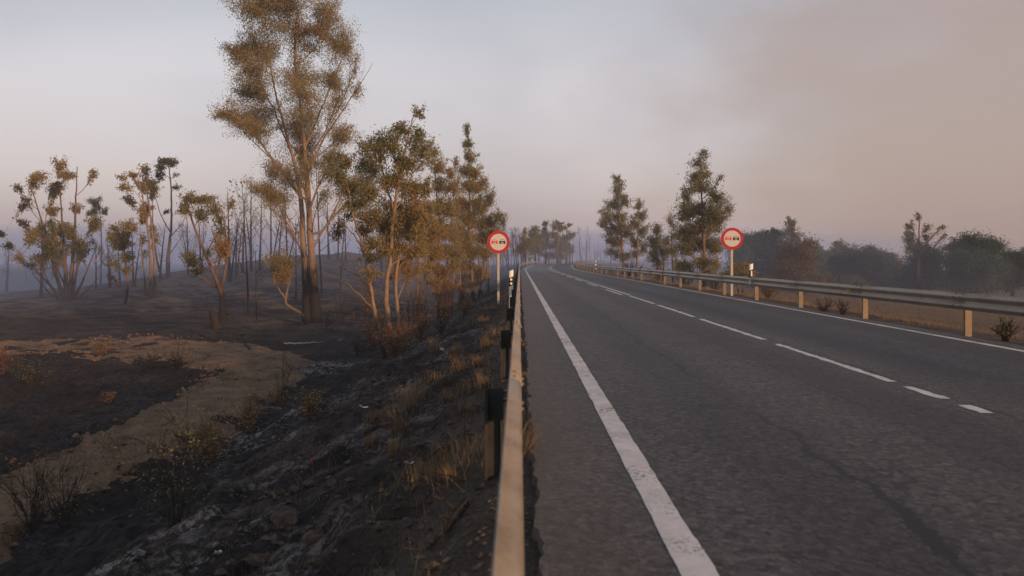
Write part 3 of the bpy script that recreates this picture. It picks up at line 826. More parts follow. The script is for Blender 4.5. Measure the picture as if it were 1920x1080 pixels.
BIG = 'big eucalyptus'
tree('eucalyptus_tree', 'tallest eucalyptus, with two pale trunks charred black at the foot and a wide browned crown', (585, 604),
     [[(577, 602, .38), (574, 545, .28), (568, 450, .24), (564, 380, .20), (552, 310, .14), (530, 230, .11), (508, 140, .06), (500, 60, .03)],
      [(594, 604, .40), (590, 545, .33), (583, 450, .27), (578, 350, .22), (573, 280, .16), (564, 190, .11), (556, 100, .10), (562, 20, .04)]],
     [(505, 34, 52, 32), (560, 22, 56, 28), (618, 36, 38, 28), (438, 82, 40, 26), (480, 72, 40, 34), (560, 65, 55, 38, .8), (638, 78, 34, 34), (500, 125, 44, 34, .8), (556, 140, 48, 40, .7), (615, 130, 40, 36, .6),
      (462, 160, 40, 28), (428, 207, 34, 20), (480, 203, 50, 32), (535, 210, 48, 38, .8), (598, 200, 42, 35, .7), (648, 190, 26, 36, .45), (686, 128, 14, 24, .4), (665, 165, 16, 22, .35), (632, 245, 32, 26, .8), (500, 248, 38, 20, .8), (555, 262, 42, 36, .8),
      (605, 285, 28, 35, .7), (508, 300, 34, 22, .7), (550, 325, 32, 22, .6), (498, 348, 32, 20, .8), (527, 362, 32, 22, .8), (590, 322, 22, 24, .5), (545, 385, 18, 14, .5),
      (648, 335, 42, 30, .8, .45), (685, 318, 30, 28, .7, .42), (640, 298, 22, 18, .7, .45), (622, 362, 20, 14, .5, .45), (652, 372, 20, 12, .5, .45)],
     seed=3, bm=m_bark_pale, tint=(0.66, 0.18), charh=3.3, leaf=0.105, dens=0.72,
     limbs=[(1, [(586, 446, .13), (610, 428, .10), (632, 388, .085), (654, 350, .06), (690, 312, .03)]), (1, [(578, 330, .14), (604, 262, .10), (645, 195, .06), (694, 110, .02)]), (0, [(565, 372, .13), (520, 305, .10), (468, 236, .07), (418, 208, .03)]),
            (0, [(572, 450, .07), (545, 410, .05), (518, 372, .03)]), (1, [(572, 275, .12), (600, 190, .08), (630, 90, .04)]), (0, [(550, 300, .10), (500, 190, .06), (440, 95, .03)])])
tree('eucalyptus_tree', 'forked scorched tree with a bare black foot beside the charred stump', (417, 607),
     [[(418, 606, .25), (417, 565, .20), (413, 543, .20), (398, 505, .13), (376, 455, .10), (358, 405, .07), (348, 378, .04)]],
     [(366, 366, 28, 14), (345, 384, 14, 16), (382, 398, 13, 22, .6), (410, 385, 16, 20, .5), (432, 378, 10, 12, .4), (404, 428, 14, 20, .4), (424, 462, 17, 26, 1.1, .85), (365, 488, 20, 14, .6, .2), (346, 478, 13, 12, .4), (395, 470, 10, 16, .3), (412, 408, 12, 14, .4), (378, 505, 16, 10, .5, .15)],
     seed=5, tint=(0.5, 0.18), charh=2.3, leaf=0.15,
     limbs=[(0, [(415, 548, .15), (421, 520, .13), (428, 492, .11), (430, 452, .08), (424, 398, .04)]), (0, [(414, 545, .12), (392, 527, .09), (364, 508, .07), (344, 480, .03)]), (0, [(405, 520, .09), (416, 480, .07), (408, 430, .04)])])
tree('eucalyptus_tree', 'small crooked tree leaning at the foot of the tallest eucalyptus, scorched brown crown', (577, 607),
     [[(577, 606, .12), (566, 590, .11), (548, 578, .10), (536, 568, .09), (537, 550, .08), (541, 528, .07), (536, 505, .05)]],
     [(527, 482, 20, 20, .9, .6), (512, 505, 15, 14, .8, .6), (540, 505, 18, 16, .9, .75), (530, 520, 20, 10, .9, .8), (548, 490, 12, 14, .6, .6)], seed=6, charh=0.6, leaf=0.15, tint=(.6, .18), bm=m_bark_pale,
     limbs=[(0, [(536, 560, .07), (524, 545, .06), (512, 520, .05), (500, 470, .035), (470, 425, .02), (440, 398, .01)])])
tree('eucalyptus_tree', 'leftmost broad tree of many stems fanning out from one foot on the hill', (121, 564),
     [[(122, 563, .19), (112, 520, .15), (96, 440, .10), (72, 345, .04)], [(124, 564, .2), (120, 510, .16), (112, 420, .10), (104, 340, .04)], [(130, 564, .2), (132, 500, .16), (135, 400, .10), (135, 310, .04)],
      [(134, 563, .14), (146, 520, .11), (158, 470, .07), (166, 440, .03)], [(117, 563, .13), (95, 530, .10), (60, 490, .06), (22, 440, .02)], [(136, 562, .12), (158, 525, .08), (178, 480, .05), (190, 455, .02)], [(118, 563, .09), (92, 545, .06), (68, 512, .03)], [(136, 562, .08), (160, 545, .05), (180, 520, .02)]],
     [(130, 308, 13, 11, 1, .75), (121, 324, 13, 11, 1, .7), (147, 318, 9, 8, 1, .7), (118, 344, 8, 7, .8, .1), (80, 328, 17, 11, 1, .75), (58, 340, 11, 9), (45, 351, 8, 6, 1, .3), (88, 345, 16, 11), (75, 357, 10, 8), (32, 380, 10, 8, 1, .3), (50, 372, 9, 6, 1, .3), (85, 388, 14, 10), (125, 385, 10, 8), (60, 415, 11, 6, 1, .1), (70, 425, 18, 11), (95, 420, 16, 12), (150, 410, 15, 14, 1, .4), (124, 420, 12, 9, 1, .4), (80, 440, 18, 13), (105, 450, 18, 16), (146, 435, 17, 14, 1, .4),
      (122, 460, 18, 14, 1, .3), (150, 455, 18, 14, 1, .3), (15, 438, 10, 6, 1, .1), (32, 458, 10, 6, .9, .1), (28, 480, 10, 8, 1, .7), (60, 475, 13, 10, .8), (82, 466, 15, 12, .9), (105, 480, 18, 11, .8, .3), (140, 476, 16, 11, .7, .3), (55, 495, 8, 5, 1, .1), (172, 468, 12, 10, .7, .2), (85, 492, 12, 8, .6, .2)],
     seed=7, tint=(0.58, 0.15), charh=2.2, leaf=0.19, dens=1.05)
tree('eucalyptus_tree', 'slim tree with a small tuft crown just right of the leftmost broad tree', (190, 548), [[(188, 548, .12), (190, 480, .10), (189, 420, .07), (184, 378, .03)]],
     [(182, 378, 11, 12), (176, 394, 10, 9), (190, 392, 6, 8), (184, 420, 10, 8, .5), (175, 425, 8, 7, .6), (172, 450, 8, 6, .4), (190, 465, 8, 8, .3)], d=82, seed=8, charh=1, tint=(.5, .15))
tree('eucalyptus_tree', 'single black stem with a ragged small head left of the leftmost broad tree', (77, 558), [[(77, 558, .14), (78, 520, .12), (80, 470, .07), (78, 430, .03)]], [(76, 440, 9, 10, .4, .2), (85, 460, 8, 8, .3, .2)], seed=9, charh=3, bm=m_bark_burnt)
tree('eucalyptus_tree', 'short tree with a still green round crown on the hill', (235, 569), [[(234, 569, .12), (239, 540, .11), (237, 500, .09), (230, 450, .04)]],
     [(228, 440, 18, 18, 1.1, .33), (226, 455, 16, 14, 1.1, .33), (213, 440, 9, 10, .9, .5), (240, 418, 14, 8, 1, .65), (252, 424, 7, 7, 1, .6), (220, 425, 10, 6, 1, .6), (236, 478, 16, 10, .8, .4), (220, 490, 10, 9, .7, .45), (232, 505, 10, 7, .6, .45), (213, 518, 7, 6, .8, .1), (244, 500, 8, 8, .3)], seed=10, charh=1.2, leaf=0.18)
tree('eucalyptus_tree', 'slender cluster of three straight stems under a golden brown crown on the hill', (286, 555), [[(282, 554, .14), (283, 480, .11), (276, 400, .07), (262, 325, .03)], [(290, 555, .14), (290, 480, .11), (284, 400, .08), (276, 345, .03)], [(275, 552, .11), (270, 510, .08), (264, 455, .05), (262, 420, .02)]],
     [(263, 314, 11, 9), (246, 324, 13, 7), (230, 331, 9, 5), (258, 340, 18, 12), (240, 350, 13, 6), (250, 372, 13, 7, 1, .2), (275, 350, 9, 13), (268, 385, 13, 12), (277, 400, 11, 11), (263, 408, 9, 8), (284, 428, 11, 9, .7), (264, 445, 8, 10, .6, .4), (280, 445, 9, 11, .5), (262, 470, 7, 10, .3)], seed=11, tint=(.72, .12), charh=1.6, leaf=0.19, bm=m_bark_pale)
tree('eucalyptus_tree', 'tall tree with bare forked limbs and one rounded tuft on top, on the crest', (314, 523), [[(315, 523, .24), (316, 480, .19), (322, 430, .14), (323, 380, .11), (322, 340, .08), (318, 305, .04)], [(305, 522, .12), (296, 490, .10), (290, 440, .07), (287, 350, .03)]],
     [(316, 302, 16, 9, 1.1, .6), (303, 310, 11, 7, 1, .5), (294, 323, 10, 8, 1, .12), (331, 304, 8, 7, 1, .6), (290, 340, 9, 8), (328, 348, 8, 5, .9), (312, 395, 7, 4, .7, .1), (286, 350, 8, 7), (334, 326, 5, 5, .4)], seed=12, charh=1.5, leaf=0.2,
     limbs=[(0, [(321, 440, .09), (303, 405, .06), (288, 358, .03)]), (0, [(322, 445, .08), (344, 415, .05), (352, 380, .02)]), (0, [(317, 478, .07), (335, 450, .04), (346, 420, .02)])])

# stems of the roadside thicket
tree('eucalyptus_tree', 'nearest thicket tree, three orange lit trunks rising from one foot below the guardrail', (738, 662),
     [[(722, 664, .08), (707, 600, .075), (697, 540, .085), (690, 480, .07), (672, 425, .055), (655, 340, .025)], [(740, 663, .105), (728, 600, .10), (725, 540, .095), (733, 480, .085), (738, 410, .08), (752, 320, .055), (770, 240, .03), (784, 200, .01)], [(747, 661, .088), (747, 600, .08), (741, 540, .075), (746, 470, .075), (735, 390, .055), (715, 320, .035), (706, 255, .012)]],
     [(784, 203, 12, 14, .5, .4), (776, 240, 24, 20, .6, .42), (750, 236, 24, 16, .6, .4), (740, 266, 30, 22, .6, .42), (792, 268, 20, 24, .6, .45), (703, 252, 20, 20, .7, .42), (690, 272, 18, 16, .7, .42), (716, 288, 24, 16, .6, .45), (762, 300, 32, 24, .8, .5), (806, 292, 12, 16, .5), (680, 300, 24, 22, .6, .45), (652, 302, 18, 18, .6, .42), (640, 328, 22, 18, .6, .4),
      (662, 348, 22, 18, .7, .45), (735, 332, 32, 24, .9, .6), (700, 358, 24, 20, .7, .5), (772, 346, 28, 24, .8, .62), (672, 382, 22, 14, .8), (732, 382, 36, 24, 1, .7), (692, 402, 30, 20, .9, .6), (766, 392, 28, 24, 1, .72), (722, 420, 36, 22, 1, .7), (762, 432, 32, 22, 1, .72), (682, 428, 20, 14, .6, .15), (735, 460, 36, 18, 1, .75), (702, 455, 26, 14, .8, .6), (772, 468, 26, 16, 1, .72), (792, 410, 18, 24, .9, .7), (800, 342, 14, 20, .7, .6),
      (640, 420, 15, 16, .35, .08), (655, 396, 14, 10, .35, .1), (632, 436, 12, 12, .3, .08), (700, 480, 20, 14, .5, .3), (742, 486, 26, 12, .7, .75), (705, 506, 18, 12, .4, .7), (762, 506, 22, 12, .6, .75), (730, 512, 20, 10, .4, .75)],
     seed=21, tint=(.6, .17), charh=1.0, leaf=0.085, bm=m_bark_pale, dens=1.1,
     limbs=[(0, [(700, 555, .045), (676, 525, .03), (650, 505, .02), (625, 500, .008)]), (0, [(692, 495, .045), (668, 450, .03), (640, 415, .012)]), (0, [(704, 585, .035), (670, 545, .025), (640, 520, .01)]), (0, [(697, 540, .03), (670, 490, .02), (642, 470, .008)]), (1, [(730, 500, .05), (770, 470, .035), (800, 430, .015)])])
tree('eucalyptus_tree', 'slender tree of four thin stems mid thicket, golden leaves low on it', (790, 600),
     [[(768, 603, .06), (764, 520, .05), (770, 440, .035), (776, 380, .015)], [(786, 602, .07), (782, 520, .055), (790, 430, .04), (796, 360, .015)], [(800, 600, .05), (797, 520, .04), (802, 440, .03), (806, 390, .012)], [(776, 602, .045), (772, 540, .035), (760, 480, .02)]],
     [(790, 380, 20, 20, .8), (806, 405, 20, 20, .8), (780, 420, 22, 18, .9), (800, 445, 24, 18, 1), (820, 430, 18, 18, .8), (785, 470, 22, 14, .9), (812, 475, 22, 14, .9), (800, 500, 18, 10, .6)], d=35, seed=22, tint=(.74, .14), charh=1.2, leaf=0.10, dens=1.2)
tree('eucalyptus_tree', 'wide leafy thicket tree with ragged brown top, left of the pointed one', (822, 576),
     [[(822, 576, .10), (822, 500, .085), (825, 420, .065), (816, 340, .04), (814, 285, .015)], [(830, 575, .08), (838, 500, .065), (846, 420, .045), (854, 320, .015)]],
     [(815, 284, 12, 13, .5), (824, 310, 18, 17, .6), (846, 322, 14, 15, .5), (855, 302, 8, 13, .3, .5), (826, 345, 20, 17, .7, .6), (850, 350, 18, 17, .7, .6), (820, 385, 24, 20, .8), (846, 392, 22, 20, .9), (812, 420, 22, 18, .9), (836, 430, 26, 20, 1), (822, 465, 26, 17, .9, .75), (846, 470, 24, 15, .9), (808, 495, 18, 14, .7, .75), (832, 505, 24, 11, .9, .8), (856, 490, 15, 14, .8), (818, 524, 22, 12, .7, .8), (844, 530, 20, 12, .6, .8), (826, 545, 18, 9, .35, .8)], d=41, seed=23, tint=(.66, .15), charh=1.2, leaf=0.105, dens=1.3)
tree('eucalyptus_tree', 'pointed conical thicket tree nearest the left road sign', (888, 556),
     [[(888, 556, .13), (882, 480, .11), (880, 400, .08), (879, 320, .045), (877, 238, .012)], [(896, 552, .07), (910, 480, .05), (918, 420, .02)]],
     [(877, 243, 7, 11, .7, .4), (876, 265, 11, 13, .7, .42), (881, 290, 14, 15, .7, .5), (870, 315, 16, 15, .6, .55), (890, 320, 18, 16, .7), (880, 346, 26, 18, .8), (905, 342, 13, 14, .6), (866, 376, 22, 18, .8), (900, 376, 24, 19, .8), (920, 362, 11, 17, .5, .45), (880, 406, 28, 19, .9), (910, 410, 24, 19, .9), (936, 402, 11, 14, .5, .45), (862, 430, 22, 18, .9), (900, 440, 28, 17, .9), (926, 432, 16, 14, .7), (880, 466, 26, 17, .8), (905, 470, 22, 14, .7), (946, 412, 7, 13, .35, .4), (870, 495, 20, 12, .5), (895, 500, 18, 10, .6), (880, 516, 22, 12, .6), (905, 514, 16, 10, .5), (884, 532, 18, 9, .3)], d=46, seed=24, tint=(.64, .16), charh=1.0, leaf=0.105, dens=1.2)
for i, (px, py, tx, ty, d_) in enumerate(((846, 566, 852, 440, 43), (862, 562, 858, 430, 45), (906, 548, 872, 450, 48), (916, 545, 912, 440, 52))):
    tree('young_eucalyptus', ['thin straight sapling stem standing under the wide leafy thicket tree', 'second thin sapling stem just right of the first under the thicket', 'leaning pale sapling stem under the pointed thicket tree', 'thin sapling by the far end of the thicket nearest the sign'][i],
         (px, py), [[(px, py, .06), ((px + tx) / 2 + 2, (py + ty) / 2, .05), (tx, ty, .02)]], [(tx, ty, 14, 16, .6), (tx + 4, ty + 22, 12, 12, .4)], d=d_, seed=30 + i, charh=1.2, leaf=.14, bm=m_bark_pale, cat='sapling', tint=(.66, .15))

tree('eucalyptus_tree', 'dark pointed tree beside the right road sign, largest across the road', (1320, 540),
     [[(1321, 541, .13), (1320, 470, .11), (1317, 400, .08), (1314, 330, .045), (1312, 285, .012)]],
     [(1312, 288, 12, 9, .5, .45), (1307, 304, 17, 13, .5, .45), (1325, 320, 19, 15, .6, .42), (1299, 330, 18, 15, .6, .42), (1346, 332, 7, 9, .4, .42), (1312, 350, 28, 17, .7, .38), (1285, 362, 14, 15, .7, .35), (1340, 366, 19, 17, .8, .38), (1300, 386, 33, 19, .9, .36), (1335, 396, 28, 19, .9, .36), (1276, 396, 13, 16, .8, .33), (1363, 394, 9, 13, .7, .35), (1310, 420, 36, 19, .9, .4), (1350, 416, 19, 17, .8, .36), (1281, 430, 18, 19, .9, .36), (1325, 450, 36, 19, .9, .42), (1291, 460, 26, 17, .9, .4), (1346, 460, 18, 17, .7, .45), (1310, 486, 32, 14, .8, .5), (1280, 490, 18, 14, .8, .45), (1350, 492, 11, 13, .5, .5), (1326, 506, 18, 9, .5, .5)],
     d=43, seed=41, tint=(.38, .12), charh=1.2, leaf=.105, dens=0.95)
tree('eucalyptus_tree', 'pale drooping tree standing leftmost across the road before the bend', (1170, 503),
     [[(1170, 502, .16), (1166, 450, .13), (1160, 390, .09), (1157, 335, .03)]],
     [(1157, 335, 10, 10, .8), (1155, 355, 14, 13, .8), (1169, 372, 14, 13, .8), (1150, 382, 17, 13, .9), (1165, 402, 20, 15, .9), (1135, 400, 12, 12, .8), (1129, 414, 9, 11, .8), (1150, 426, 22, 15, .9), (1176, 432, 18, 15, .8), (1160, 450, 18, 13, .7), (1150, 470, 15, 12, .7), (1171, 476, 16, 12, .6), (1143, 448, 10, 10, .6)], d=76, seed=42, tint=(.44, .13), charh=1, dens=.95, bm=m_bark_pale)
tree('eucalyptus_tree', 'smaller drooping tree close right of the pale one across the road', (1193, 503), [[(1193, 503, .13), (1196, 450, .10), (1197, 385, .03)]],
     [(1196, 384, 9, 11, .8), (1201, 400, 12, 13, .8), (1190, 416, 14, 13, .8), (1206, 430, 12, 13, .8), (1196, 450, 16, 13, .7), (1208, 460, 10, 12, .7), (1190, 472, 12, 10, .6)], d=72, seed=43, tint=(.46, .13), charh=1, dens=.95, bm=m_bark_pale)
tree('eucalyptus_tree', 'low olive tree filling the gap left of the dark pointed tree', (1235, 512), [[(1234, 512, .10), (1232, 470, .07), (1231, 430, .03)], [(1242, 512, .07), (1246, 480, .05), (1248, 450, .02)]],
     [(1232, 430, 12, 12, .8), (1226, 450, 16, 15, .9), (1242, 468, 16, 15, .9), (1222, 474, 14, 13, .8), (1248, 450, 10, 12, .7), (1236, 490, 14, 10, .5)], d=62, seed=44, tint=(.42, .12), charh=1)
tree('eucalyptus_tree', 'thin pale tree with sparse leaves touching the dark pointed tree', (1262, 515), [[(1262, 515, .09), (1260, 460, .06), (1257, 405, .02)]],
     [(1256, 412, 11, 14, .35, .55), (1264, 438, 12, 14, .4, .55), (1250, 448, 10, 12, .35, .5), (1266, 468, 13, 14, .6, .4), (1270, 492, 13, 12, .6, .45)], d=60, seed=45, tint=(.5, .13), charh=1, bm=m_bark_pale)
tree('shrub', 'brown leaved bush at the foot of the right road sign', (1388, 538), [[(1386, 538, .04), (1380, 515, .03), (1372, 500, .01)], [(1390, 538, .035), (1398, 515, .025), (1404, 498, .01)]],
     [(1378, 500, 16, 9, .7, .6), (1398, 498, 14, 8, .7, .6), (1388, 512, 20, 9, .6, .55), (1408, 512, 10, 8, .5, .6), (1362, 510, 12, 10, .6, .55)], d=37, seed=46, charh=.3, leaf=.09, cat='bush')

# pines and mixed trees at the end of the dry field
def pine(label, base, d, lobes, seed, tint, name='pine_tree', dens=1.15, lm=None, style='pine', group='trees beyond the dry field'):
    dens *= 1.8
    b0 = base_at(base, d)
    by = CY + (HC - b0[2]) * FPX / d
    top = min(l[1] for l in lobes)
    tree(name, label, (base, by), [[(base, by, .22), (base + 1, by * .6 + top * .4, .15), (base, top + 6, .05)]], lobes, d=d, seed=seed, tint=tint, style=style, lm=lm or m_needle, dens=dens, charh=2, leaf=(3.6 if style == 'pine' else 3.1) * d / FPX, group=group)
pine('hazy green pine top just right of the right road sign', 1405, 100, [(1405, 452, 20, 14), (1392, 470, 22, 18), (1415, 475, 22, 18), (1400, 500, 26, 22), (1390, 525, 24, 18)], 51, (.35, .12))
pine('dark round pine with two bumps behind the right marker post', 1443, 84, [(1440, 446, 20, 13), (1455, 441, 16, 10), (1430, 468, 24, 18), (1456, 470, 24, 20), (1440, 500, 34, 22), (1425, 525, 30, 18), (1460, 528, 28, 18)], 52, (.22, .12))
pine('tall thin eucalyptus top rising above the brown pine', 1484, 82, [(1485, 415, 9, 10, .7), (1480, 430, 12, 11, .7), (1490, 442, 13, 12, .7), (1500, 462, 14, 12, .8), (1476, 455, 14, 13, .9), (1512, 470, 6, 8, .6), (1490, 480, 20, 14, .9)], 53, (.42, .14), 'eucalyptus_tree', .95, m_leaf, 'euc')
pine('scorched brown pine low in front of the dark round pine', 1500, 66, [(1495, 470, 26, 18), (1480, 492, 26, 18), (1510, 492, 26, 18), (1490, 515, 32, 18), (1525, 515, 26, 16), (1538, 528, 20, 12), (1500, 535, 36, 14)], 54, (.82, .14))
pine('small green pine top between the brown pine and the rounded tree', 1526, 108, [(1526, 474, 15, 11), (1520, 490, 16, 14), (1536, 494, 16, 14), (1528, 515, 18, 16)], 55, (.38, .1))
pine('leafy eucalyptus head rising out of the rounded olive tree', 1577, 88, [(1573, 456, 12, 8, .7), (1566, 468, 12, 9, .7), (1586, 466, 12, 9, .7), (1575, 482, 16, 12, .8)], 56, (.38, .14), 'eucalyptus_tree', .95, m_leaf, 'euc')
pine('rounded olive tree with browned right side in the middle of the tree line', 1592, 78, [(1590, 482, 28, 16), (1572, 498, 24, 18, 1, .4), (1608, 500, 24, 18, 1, .75), (1590, 520, 34, 18), (1612, 528, 20, 14, 1, .75), (1568, 530, 22, 14)], 57, (.55, .14))
pine('small hazy pine at the back left of the rounded olive tree', 1548, 104, [(1550, 482, 14, 11), (1545, 498, 16, 14), (1556, 510, 16, 14)], 58, (.35, .1))
pine('low yellowish bush in front of the rounded olive tree', 1606, 70, [(1602, 530, 18, 9), (1618, 536, 14, 8), (1590, 538, 14, 8)], 59, (.62, .12), 'bush')
pine('small dark pine dome right of the rounded olive tree', 1640, 82, [(1638, 474, 18, 11), (1630, 492, 20, 15), (1652, 492, 18, 15), (1640, 515, 26, 18), (1640, 535, 26, 12)], 60, (.32, .12))
pine('browned pine half hidden left of the sparse tall tree', 1668, 86, [(1668, 488, 20, 12, 1, .7), (1660, 505, 22, 15, 1, .65), (1682, 510, 20, 15), (1670, 530, 26, 14)], 61, (.58, .14))
pine('sparse tall tree with two ragged thin heads above the pines', 1722, 70, [(1712, 404, 7, 6, .35), (1716, 420, 9, 9, .4), (1709, 436, 11, 10, .6), (1722, 446, 13, 11, .7), (1745, 424, 8, 7, .35), (1760, 424, 7, 6, .35), (1768, 440, 4, 8, .3), (1745, 440, 9, 9, .4), (1716, 462, 18, 12, .9), (1740, 462, 9, 9, .4)], 62, (.35, .14), 'eucalyptus_tree', .9, m_leaf, 'euc')
pine('dark low pines mass under the sparse tall tree', 1725, 74, [(1722, 480, 26, 14), (1705, 500, 26, 18), (1745, 492, 24, 18), (1725, 520, 36, 20), (1758, 520, 26, 18), (1700, 532, 28, 14)], 63, (.28, .12))
pine('largest rounded green pine at the right of the tree line', 1820, 68, [(1822, 455, 30, 16), (1800, 468, 26, 18), (1845, 470, 28, 18), (1862, 464, 10, 12), (1780, 490, 28, 22), (1820, 495, 40, 24), (1855, 500, 32, 22), (1800, 525, 42, 20), (1845, 528, 40, 18)], 64, (.33, .12))
pine('green pine cut by the right edge of the photo', 1898, 72, [(1893, 482, 22, 10), (1905, 490, 22, 14), (1885, 505, 24, 18), (1915, 510, 22, 18), (1895, 530, 34, 16)], 65, (.3, .12))
pine('pale far pine beyond the right edge pine', 1930, 110, [(1925, 478, 16, 14), (1935, 495, 20, 18), (1930, 520, 22, 18)], 66, (.35, .1))
for i, (px, py_) in enumerate(((1660, 545), (1690, 548), (1742, 546), (1790, 548))):
    h0 = base_at(px, 62)
    by = CY + (HC - h0[2]) * FPX / 62
    tree('bush', ['low grey green bush first from the left at the foot of the pines', 'low grey green bush second from the left at the foot of the pines', 'pale yellow bush at the foot of the sparse tall tree', 'low dark bush at the foot of the largest pine'][i], (px, by), [[(px, by, .04), (px + 3, by - 14, .02)]],
         [(px, by - 10, 16, 9, .9), (px + 12, by - 7, 12, 7, .9), (px - 12, by - 6, 12, 6, .9)], d=62, seed=70 + i, tint=((.4, .45, .62, .3)[i], .12), charh=.2, cat='bush')

# leafy trees outside the bend, fading into smoke
for i, (base, d_, lb) in enumerate(((1003, 150, [(1003, 428, 10, 7), (996, 438, 10, 9), (1010, 442, 12, 10), (1004, 456, 13, 10), (992, 460, 9, 10), (1010, 468, 10, 8, .6)]), (985, 142, [(984, 432, 7, 8, .6, .7), (980, 444, 8, 9, .7, .7), (988, 452, 8, 9, .7, .7), (982, 464, 8, 8, .6)]), (1023, 158, [(1023, 418, 6, 7), (1020, 430, 7, 8, .8), (1027, 440, 7, 9, .8), (1022, 455, 9, 9)]),
                                     (1045, 155, [(1047, 416, 9, 6), (1040, 424, 7, 7), (1051, 426, 8, 7), (1043, 440, 7, 8, .8), (1040, 452, 9, 8, .8), (1048, 462, 9, 7, .6)]), (1062, 160, [(1068, 420, 6, 4, .8), (1060, 424, 6, 6, .5), (1061, 443, 8, 6), (1057, 452, 8, 6, .9), (1064, 456, 7, 7, .8), (1060, 470, 8, 8, .5)]))):
    bb = base_at(base, d_); by = CY + (HC - bb[2]) * FPX / d_
    rgb_ = np.random.RandomState(i + 5); lb = lb + [(base + rgb_.uniform(-11, 11), rgb_.uniform(438, 478), rgb_.uniform(7, 11), rgb_.uniform(6, 9), .75) for _ in range(6)]
    top = min(l[1] for l in lb)
    tree('eucalyptus_tree', ['widest smoky tree at the bend above the left chevron board', 'smoky reddish tree left of the widest one at the bend', 'narrow smoky tree in the middle of the group at the bend', 'tallest smoky tree at the bend with an open crown', 'smoky tree at the bend above the right chevron board, crown reaching right'][i],
         (base, by), [[(base, by, .22), (base + 1, (by + top) / 2, .15), (base, top + 4, .05)], [(base + 6, by, .12), (base + 7, (by + top) / 2 + 8, .09), (base + 4, top + 14, .03)]], lb, d=d_, seed=80 + i, tint=(.42, .14), charh=2.5, group='smoky trees at the bend', leaf=3.0 * d_ / FPX)

# burnt leafless trees
def snag(seed, H, r0, spread=0.32, nb=16, name='burnt_tree', label='', loc=(0, 0, 0), group=None, fine_=True, lean=0.04, leafn=0, tops=1):
    rng = np.random.RandomState(seed)
    root = thing(name, label, 'burnt tree', loc, group)
    mb = MB(); tips = []
    for q in range(tops):
        hh = H * (1 - 0.22 * q * rng.uniform(.6, 1.2)); ln = rng.normal(0, lean, 2) * (1 + 1.8 * q)
        zs = np.linspace(0, 1, 12)
        wob = np.cumsum(rng.normal(0, 0.012 * hh / 10, (12, 2)), axis=0)
        path = np.c_[ln[0] * hh * zs ** 1.2 + wob[:, 0] + .12 * q, ln[1] * hh * zs ** 1.2 + wob[:, 1], hh * zs - (0.2 if q == 0 else 0.1) * (zs == 0)]
        rr = r0 * (1 - 0.92 * zs) * (1 - .25 * q) + 0.006
        tube(mb, path, rr, 6, char=np.clip(1.0 - path[:, 2] / (H * 0.55), 0.2, 1))
        for i in range(nb):
            f = rng.uniform(0.28, 0.97); j = f * 11; a = path[int(j)] + (path[min(int(j) + 1, 11)] - path[int(j)]) * (j - int(j))
            az = rng.uniform(0, 2 * np.pi); bl = hh * spread * (1.15 - f) * rng.uniform(0.5, 1.2) + 0.25
            up = rng.uniform(0.9, 1.8)
            dr = np.array([np.cos(az), np.sin(az), up]); dr /= np.linalg.norm(dr)
            e = a + dr * bl + [0, 0, 0.1 * bl]
            br = smooth_path([a, a + dr * bl * 0.45 + [0.1 * np.cos(az) * bl, 0.1 * np.sin(az) * bl, -0.04 * bl], e], 6)
            rb = min(r0 * 0.38 * (1.1 - f), 0.016 + 0.01 * bl)
            tube(mb, br, np.linspace(rb, 0.005, 6), 4, False, char=0.5)
            for k_ in range(5 if fine_ else 2):
                p0 = br[rng.randint(2, 6)]; d2_ = dr + rng.normal(0, 0.4, 3); d2_[2] += 0.3; d2_ /= np.linalg.norm(d2_)
                p1 = p0 + d2_ * bl * rng.uniform(0.2, 0.5)
                tube(mb, [p0, (p0 + p1) / 2 + rng.normal(0, .03, 3) * bl, p1], [0.0065, 0.005, 0.0035], 3, False, char=0.4)
                tips.append(p1)
    mb.obj('trunk', m_bark_burnt, root, smooth=True)
    if leafn:
        cr = MB(); tips = np.array(tips)
        leaves(cr, tips[rng.randint(0, len(tips), leafn)] + rng.normal(0, .22, (leafn, 3)), 0.22, rng, rng.normal(.35, .2, leafn), 'euc')
        cr.obj('crown', m_leaf, root)
    return root
